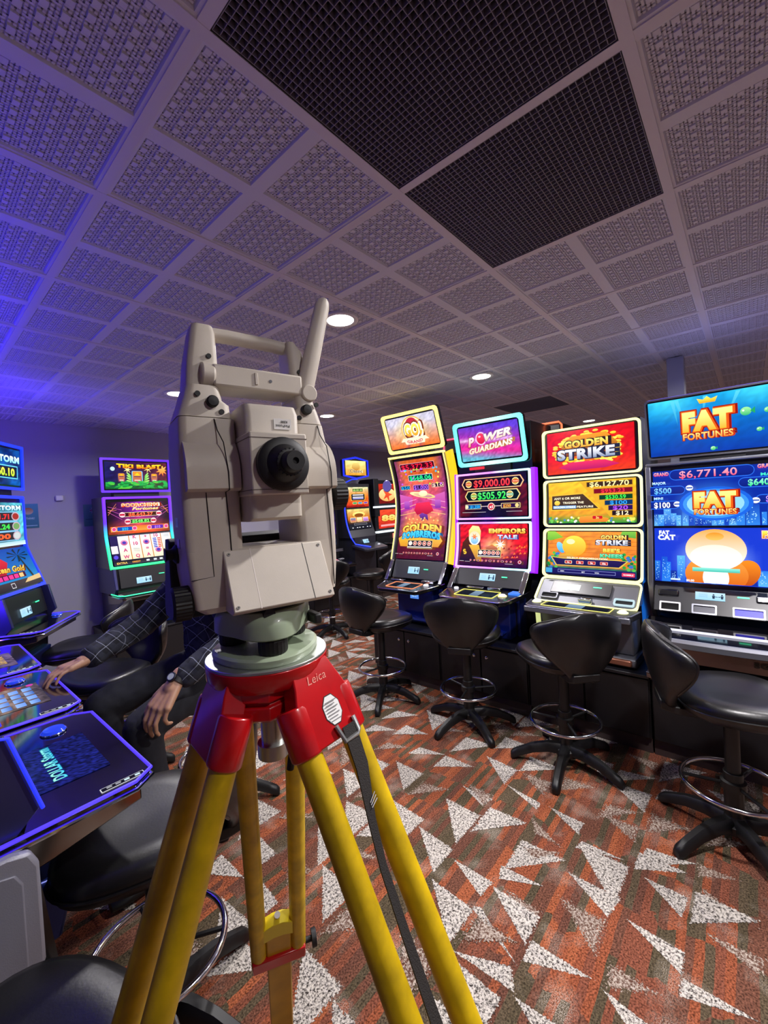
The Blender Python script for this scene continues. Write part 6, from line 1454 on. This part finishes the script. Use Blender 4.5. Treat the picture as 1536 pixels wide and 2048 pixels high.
# rear keyboard seen past the left side
m = MB(); m.prism([(.05, 1.462-z0), (.066, 1.467-z0), (.080, 1.466-z0), (.122, 1.365-z0), (.118, 1.350-z0), (.05, 1.352-z0)], -.113, .106, 'x'); m.build('keyboard_housing', M_RUB, ins, bevel=.006, segs=3)
# side knobs with ribs
def knob(name, x0, x1, y, z, r, ribs=28):
    m = MB(); n = ribs*2; prof = [(r*.45, x0), (r, x0+(x1-x0)*.25), (r, x0+(x1-x0)*.9), (r*.85, x1), (.001, x1)]; vs = []
    for rr, h in prof:
        for i in range(n): q = rr+(.0009 if i % 2 and rr > r*.9 else 0); vs.append(V(h, y+q*cos(2*pi*i/n), z-z0+q*sin(2*pi*i/n)))
    m.add(vs, [(j*n+i, j*n+(i+1) % n, (j+1)*n+(i+1) % n, (j+1)*n+i) for j in range(len(prof)-1) for i in range(n)]); return m.build(name, M_RUB, ins, smooth=25)
knob('vertical_drive', .100, .130, -.016, 1.519, .024)
knob('horizontal_drive', -.096, -.124, -.018, 1.388, .021)
m = MB(); m.lathe([(.013, -.103), (.013, -.108), (.008, -.112), (.007, -.118), (.010, -.121), (.001, -.122)], 20, (0, .03, 1.447-z0), axis='x'); m.build('side_button', M_RUB, ins)
for z in (1.462, 1.49): m = MB(); m.box((-.1065, .01, z-z0), (.001, .018, .012)); m.build('side_sticker', mat('sticker_violet', '6a60c0', .3), ins)
# ================================================================= the man at the left hand machine
def skin_mat():
    m = mat('skin', 'b08468', .5, noise=(30, .12)); b = m.node_tree.nodes['Principled BSDF']; b.inputs['Subsurface Weight'].default_value = .08; b.inputs['Subsurface Radius'].default_value = (.02, .008, .004); return m
def plaid_mat():
    m = bpy.data.materials.new('dark_checked_flannel'); m.use_nodes = True; nt = m.node_tree; N = nt.nodes.new; L = nt.links.new; b = nt.nodes['Principled BSDF']
    tc = N('ShaderNodeTexCoord'); mp = N('ShaderNodeMapping'); mp.inputs['Rotation'].default_value = (R(28), R(34), R(20)); L(tc.outputs['Object'], mp.inputs[0])
    nz = N('ShaderNodeTexNoise'); nz.inputs['Scale'].default_value = 6; L(tc.outputs['Object'], nz.inputs['Vector'])
    va = N('ShaderNodeVectorMath'); va.operation = 'MULTIPLY_ADD'; L(nz.outputs['Color'], va.inputs[0]); va.inputs[1].default_value = (.05, .05, .05); L(mp.outputs[0], va.inputs[2])
    sp = N('ShaderNodeSeparateXYZ'); L(va.outputs[0], sp.inputs[0])
    def lines(out, k, w, ph=0):
        a = N('ShaderNodeMath'); a.operation = 'MULTIPLY_ADD'; L(out, a.inputs[0]); a.inputs[1].default_value = k; a.inputs[2].default_value = ph
        f = N('ShaderNodeMath'); f.operation = 'FRACT'; L(a.outputs[0], f.inputs[0]); c = N('ShaderNodeMath'); c.operation = 'LESS_THAN'; L(f.outputs[0], c.inputs[0]); c.inputs[1].default_value = w; return c.outputs[0]
    def mx(a, fac, col, amt=1.0):
        q = N('ShaderNodeMix'); q.data_type = 'RGBA'; s_ = N('ShaderNodeMath'); s_.operation = 'MULTIPLY'; L(fac, s_.inputs[0]); s_.inputs[1].default_value = amt; L(s_.outputs[0], q.inputs[0])
        if isinstance(a, tuple): q.inputs[6].default_value = a
        else: L(a, q.inputs[6])
        q.inputs[7].default_value = (*lin(col), 1); return q.outputs[2]
    c = (*lin('16171f'), 1)
    c = mx(c, lines(sp.outputs[0], 19, .42), '262936', .8); c = mx(c, lines(sp.outputs[2], 19, .42), '2a2c38', .7)
    c = mx(c, lines(sp.outputs[0], 19, .04, .2), 'aab0c0', .55); c = mx(c, lines(sp.outputs[2], 19, .04, .2), 'aab0c0', .55); c = mx(c, lines(sp.outputs[1], 9.5, .02, .5), '8a90a0', .4)
    L(c, b.inputs['Base Color']); b.inputs['Roughness'].default_value = .9; return m
def blob(m, a, b, ra, rb, n=14, k=6):
    a, b = Vector(a), Vector(b); m.tube([a.lerp(b, i/k) for i in range(k+1)], [ra+(rb-ra)*i/k for i in range(k+1)], n)
    m.sphere(a, ra, 8); m.sphere(b, rb, 8)
def organic(m, name, material, parent, voxel, smooth_it=4, disp=None):
    o = m.build(name, material, parent, smooth=180, fix=False)
    r = o.modifiers.new('remesh', 'REMESH'); r.mode = 'VOXEL'; r.voxel_size = voxel; r.use_smooth_shade = True
    s_ = o.modifiers.new('smooth', 'SMOOTH'); s_.factor = .5; s_.iterations = smooth_it
    if disp:
        t = bpy.data.textures.new(name+'_folds', 'CLOUDS'); t.noise_scale = disp[0]; t.noise_depth = 2
        d = o.modifiers.new('folds', 'DISPLACE'); d.texture = t; d.strength = disp[1]; d.mid_level = .5; d.texture_coords = 'LOCAL'
    return o
def hand(m, W, K, a, back, curls, sc=1.0, thumb=None, spread=.10):
    """W wrist, K middle knuckle, a: unit vector from index towards little finger, back: unit normal of the hand's back"""
    W, K, a, back = Vector(W), Vector(K), Vector(a).normalized(), Vector(back).normalized(); d = (K-W).normalized(); a = (a-d*a.dot(d)).normalized(); nb = d.cross(a); nb = nb if nb.dot(back) > 0 else -nb
    offs = (-.030, -.010, .011, .030); lens = ((.040, .026, .020), (.044, .029, .021), (.041, .027, .020), (.033, .021, .018)); rad = (.0088, .009, .0086, .0078)
    for i, o in enumerate(offs):
        kn = K+a*o*sc-d*(abs(o-.0)*.18+(.006 if i == 3 else 0))*sc
        blob(m, W+a*o*.45*sc, kn, .0155*sc, .0125*sc, 12, 5)
        p = kn; ang = 0
        for j in range(3):
            ang += R(curls[i][j]); dd = (d*cos(ang)-nb*sin(ang)+a*(o*spread/.03*.35)).normalized(); q = p+dd*lens[i][j]*sc
            r0 = rad[i]*(1-.1*j)*sc; blob(m, p, q, r0*1.04, r0*.9, 12, 3); p = q
    blob(m, W-d*.03*sc, W+d*.02*sc, .026*sc, .024*sc, 14, 3)
    t0 = W+d*.02*sc-a*.024*sc-nb*.004*sc
    if thumb:
        t1 = t0+(d*.030-a*.020-nb*.008)*sc; t2 = t1+(d*.026-a*.008-nb*.008)*sc; t3 = t2+(d*.022-a*.001-nb*.006)*sc
        blob(m, t0, t1, .016*sc, .0125*sc); blob(m, t1, t2, .0115*sc, .010*sc); blob(m, t2, t3, .0102*sc, .0086*sc)
man = thing('person', 'man in dark checked shirt sitting sideways behind the tripod, one hand on a machine deck', 'person', (1.03, 2.10, 0))
OX, OY = 1.03, 2.10
def w(p): return V(p[0]-OX, p[1]-OY, p[2])
pel = w((1.05, 2.10, .74)); ch = w((1.04, 2.10, 1.08)); nk = w((1.01, 2.10, 1.25))
Rs, Re, Rw, Rk = w((1.01, 2.285, 1.16)), w((.815, 2.40, .95)), w((.525, 2.262, .875)), w((.435, 2.235, .868))
Ls, Le, Lw, Lk = w((1.01, 1.925, 1.15)), w((.965, 1.735, .925)), w((.700, 1.768, .825)), w((.622, 1.745, .755))
m = MB()
blob(m, pel, ch, .12, .125, 18); blob(m, ch, w((1.02, 2.1, 1.18)), .12, .08, 18); blob(m, nk, w((1.02, 2.09, 1.36)), .058, .055, 16)
for s_, e_, w_ in ((Rs, Re, Rw), (Ls, Le, Lw)):
    blob(m, s_, e_, .048, .038); blob(m, e_, e_.lerp(w_, .35), .040, .041); blob(m, e_.lerp(w_, .35), w_, .040, .0265); blob(m, w((1.02, 2.1, 1.16)), s_, .07, .052)
# head: skull, jaw, nose, ears, lips
hc = w((1.005, 2.085, 1.445))
m.sphere(hc, .095, 14, sc=(1.02, .80, 1.08)); m.sphere(hc+V(-.035, 0, -.05), .062, 12, sc=(1.0, .86, .95)); m.sphere(hc+V(-.07, 0, -.088), .028, 8, sc=(1, 1.1, .8))
blob(m, hc+V(-.092, 0, .008), hc+V(-.114, 0, -.03), .010, .0135); blob(m, hc+V(-.088, -.012, -.062), hc+V(-.088, .012, -.062), .009, .009)
for sy in (-1, 1): m.sphere(hc+V(.008, sy*.082, -.01), .026, 8, sc=(.7, .3, 1.15)); m.sphere(hc+V(-.083, sy*.03, .006), .0135, 8); blob(m, hc+V(-.082, sy*.018, .03), hc+V(-.074, sy*.05, .03), .008, .007)
hand(m, Rw, Rk, (0.10, -1, 0.0), (0, 0, 1), ((18, 32, 20), (14, 30, 20), (10, 28, 18), (8, 30, 20)), 1.1, thumb=True)
# little finger of the left hand lies nearest to the camera side
hand(m, Lw, Lk, (.60, -.72, .1), (-.45, -.45, .6), ((20, 34, 20), (22, 34, 22), (20, 38, 25), (30, 50, 40)), 1.22, thumb=True)
for sy, kn, an in ((-1, (.60, 1.86, .66), (.66, 1.87, .10)), (1, (.57, 2.24, .66), (.62, 2.26, .10))):
    hip = w((1.04, 2.10+sy*.10, .72)); blob(m, hip, w(kn), .075, .055); blob(m, w(kn), w(an), .052, .036); blob(m, w(an), w((an[0]-.14, an[1], .05)), .035, .03)
body = organic(m, 'body', skin_mat(), man, .0042, 5)
# shirt
m = MB()
m.T = None
def ell_ring(c, rx, ry, n=28): return [c+V(rx*cos(2*pi*i/n), ry*sin(2*pi*i/n), 0) for i in range(n)]
m.loft([ell_ring(w((1.06, 2.10, .70)), .135, .185), ell_ring(w((1.05, 2.10, .80)), .14, .185), ell_ring(w((1.04, 2.10, .95)), .135, .178), ell_ring(w((1.04, 2.10, 1.08)), .132, .19), ell_ring(w((1.03, 2.10, 1.17)), .115, .185), ell_ring(w((1.02, 2.10, 1.22)), .085, .12), ell_ring(w((1.01, 2.10, 1.26)), .066, .068)])
for s_, e_, w_, f in ((Rs, Re, Rw, .90), (Ls, Le, Lw, .80)):
    blob(m, w((1.03, 2.1, 1.15)).lerp(s_, .5), s_, .09, .082); blob(m, s_, e_, .080, .071); blob(m, e_, e_.lerp(w_, .5), .071, .063); blob(m, e_.lerp(w_, .5), e_.lerp(w_, f), .063, .051)
    q = e_.lerp(w_, f); dd = (w_-e_).normalized(); m.tube([q-dd*.03, q+dd*.012, q+dd*.018], [.051, .048, .043], 16)
sh_ = organic(m, 'shirt', plaid_mat(), man, .007, 3, (.09, .022))
m = MB()
for sy in (-1, 1): m.loft([[w((.985+.03, 2.10+sy*.01, 1.30)), w((.93, 2.10+sy*.05, 1.265)), w((.915, 2.10+sy*.03, 1.21)), w((.93, 2.10+sy*.006, 1.235))], [w((.99+.03, 2.10+sy*.012, 1.295)), w((.935, 2.10+sy*.055, 1.262)), w((.92, 2.10+sy*.035, 1.205)), w((.935, 2.10+sy*.01, 1.23))]])
m.build('collar', plaid_mat(), sh_, fix=False)
# jeans
m = MB(); blob(m, w((1.06, 2.02, .74)), w((1.06, 2.18, .74)), .13, .13, 18); blob(m, w((1.06, 2.1, .78)), w((1.05, 2.1, .84)), .15, .14, 18)
for sy, kn, an in ((-1, (.60, 1.86, .66), (.66, 1.87, .12)), (1, (.57, 2.24, .66), (.62, 2.26, .12))):
    hip = w((1.04, 2.10+sy*.095, .725)); blob(m, hip, w(kn), .098, .072, 18); blob(m, w(kn), w(an), .072, .058, 16)
organic(m, 'jeans', mat('dark_denim', '14161f', .85, noise=(60, .2), bump=(500, .3)), man, .009, 3, (.12, .02))
for sy, an in ((-1, (.66, 1.87)), (1, (.62, 2.26))):
    m = MB(); rr = []
    for dx, w_, h, zc in ((.05, .03, .03, .055), (.02, .045, .05, .06), (-.05, .045, .045, .055), (-.12, .048, .03, .045), (-.17, .046, .022, .04), (-.205, .03, .016, .036)):
        rr.append([w((an[0]+dx, an[1]+w_*cos(2*pi*i/16), max(.004, zc+h*sin(2*pi*i/16)))) for i in range(16)])
    m.loft(rr); m.build('shoe', mat('black_shoe', '0e0e10', .4), man, smooth=60)
# hair
m = MB(); m.sphere(hc+V(.012, 0, .018), .099, 14, sc=(1.0, .86, 1.04)); o = m.build('hair', mat('short_grey_hair', '4a4440', .8, bump=(300, 1)), man, smooth=60)
bm = bmesh.new(); bm.from_mesh(o.data)
bmesh.ops.delete(bm, geom=[v for v in bm.verts if (v.co-hc).x < -.045 and (v.co-hc).z < .055 or (v.co-hc).z < -.055], context='VERTS'); bm.to_mesh(o.data); bm.free()
sm = o.modifiers.new('thick', 'SOLIDIFY'); sm.thickness = .006
for sy in (-1, 1):
    m = MB(); m.sphere(hc+V(-.0935, sy*.03, .007), .0065, 8); m.build('eye', mat('eye_dark', '20140e', .2), man)
# watch on the left wrist
d_ = (Lk-Lw).normalized(); c0 = Lw-d_*.012; e1 = d_.cross(V(0, 0, 1)).normalized(); e2 = e1.cross(d_).normalized()
m = MB()
def wring(c, s_): return [c+e1*.036*s_*cos(2*pi*i/28)+e2*.031*s_*sin(2*pi*i/28) for i in range(28)]
m.loft([wring(c0-d_*.010, 1), wring(c0-d_*.010, 1.08), wring(c0+d_*.010, 1.08), wring(c0+d_*.010, 1)], caps=False); wt = m.build('watch_strap', M_RUB, man, smooth=40)
up = (e2*1.0 if e2.z > 0 else -e2); up = (up*.85+V(-.35, -.5, .2)*.4).normalized(); wc = c0+up*.034
m = MB(); m.cyl(wc-up*.004, wc+up*.008, .0195, 24); m.build('watch_case', M_SATIN, wt, bevel=.002)
m = MB(); m.cyl(wc+up*.008, wc+up*.0088, .0135, 24); m.build('watch_face', mat('watch_face', 'a8b0b0', .3), wt)
bpy.context.view_layer.update()
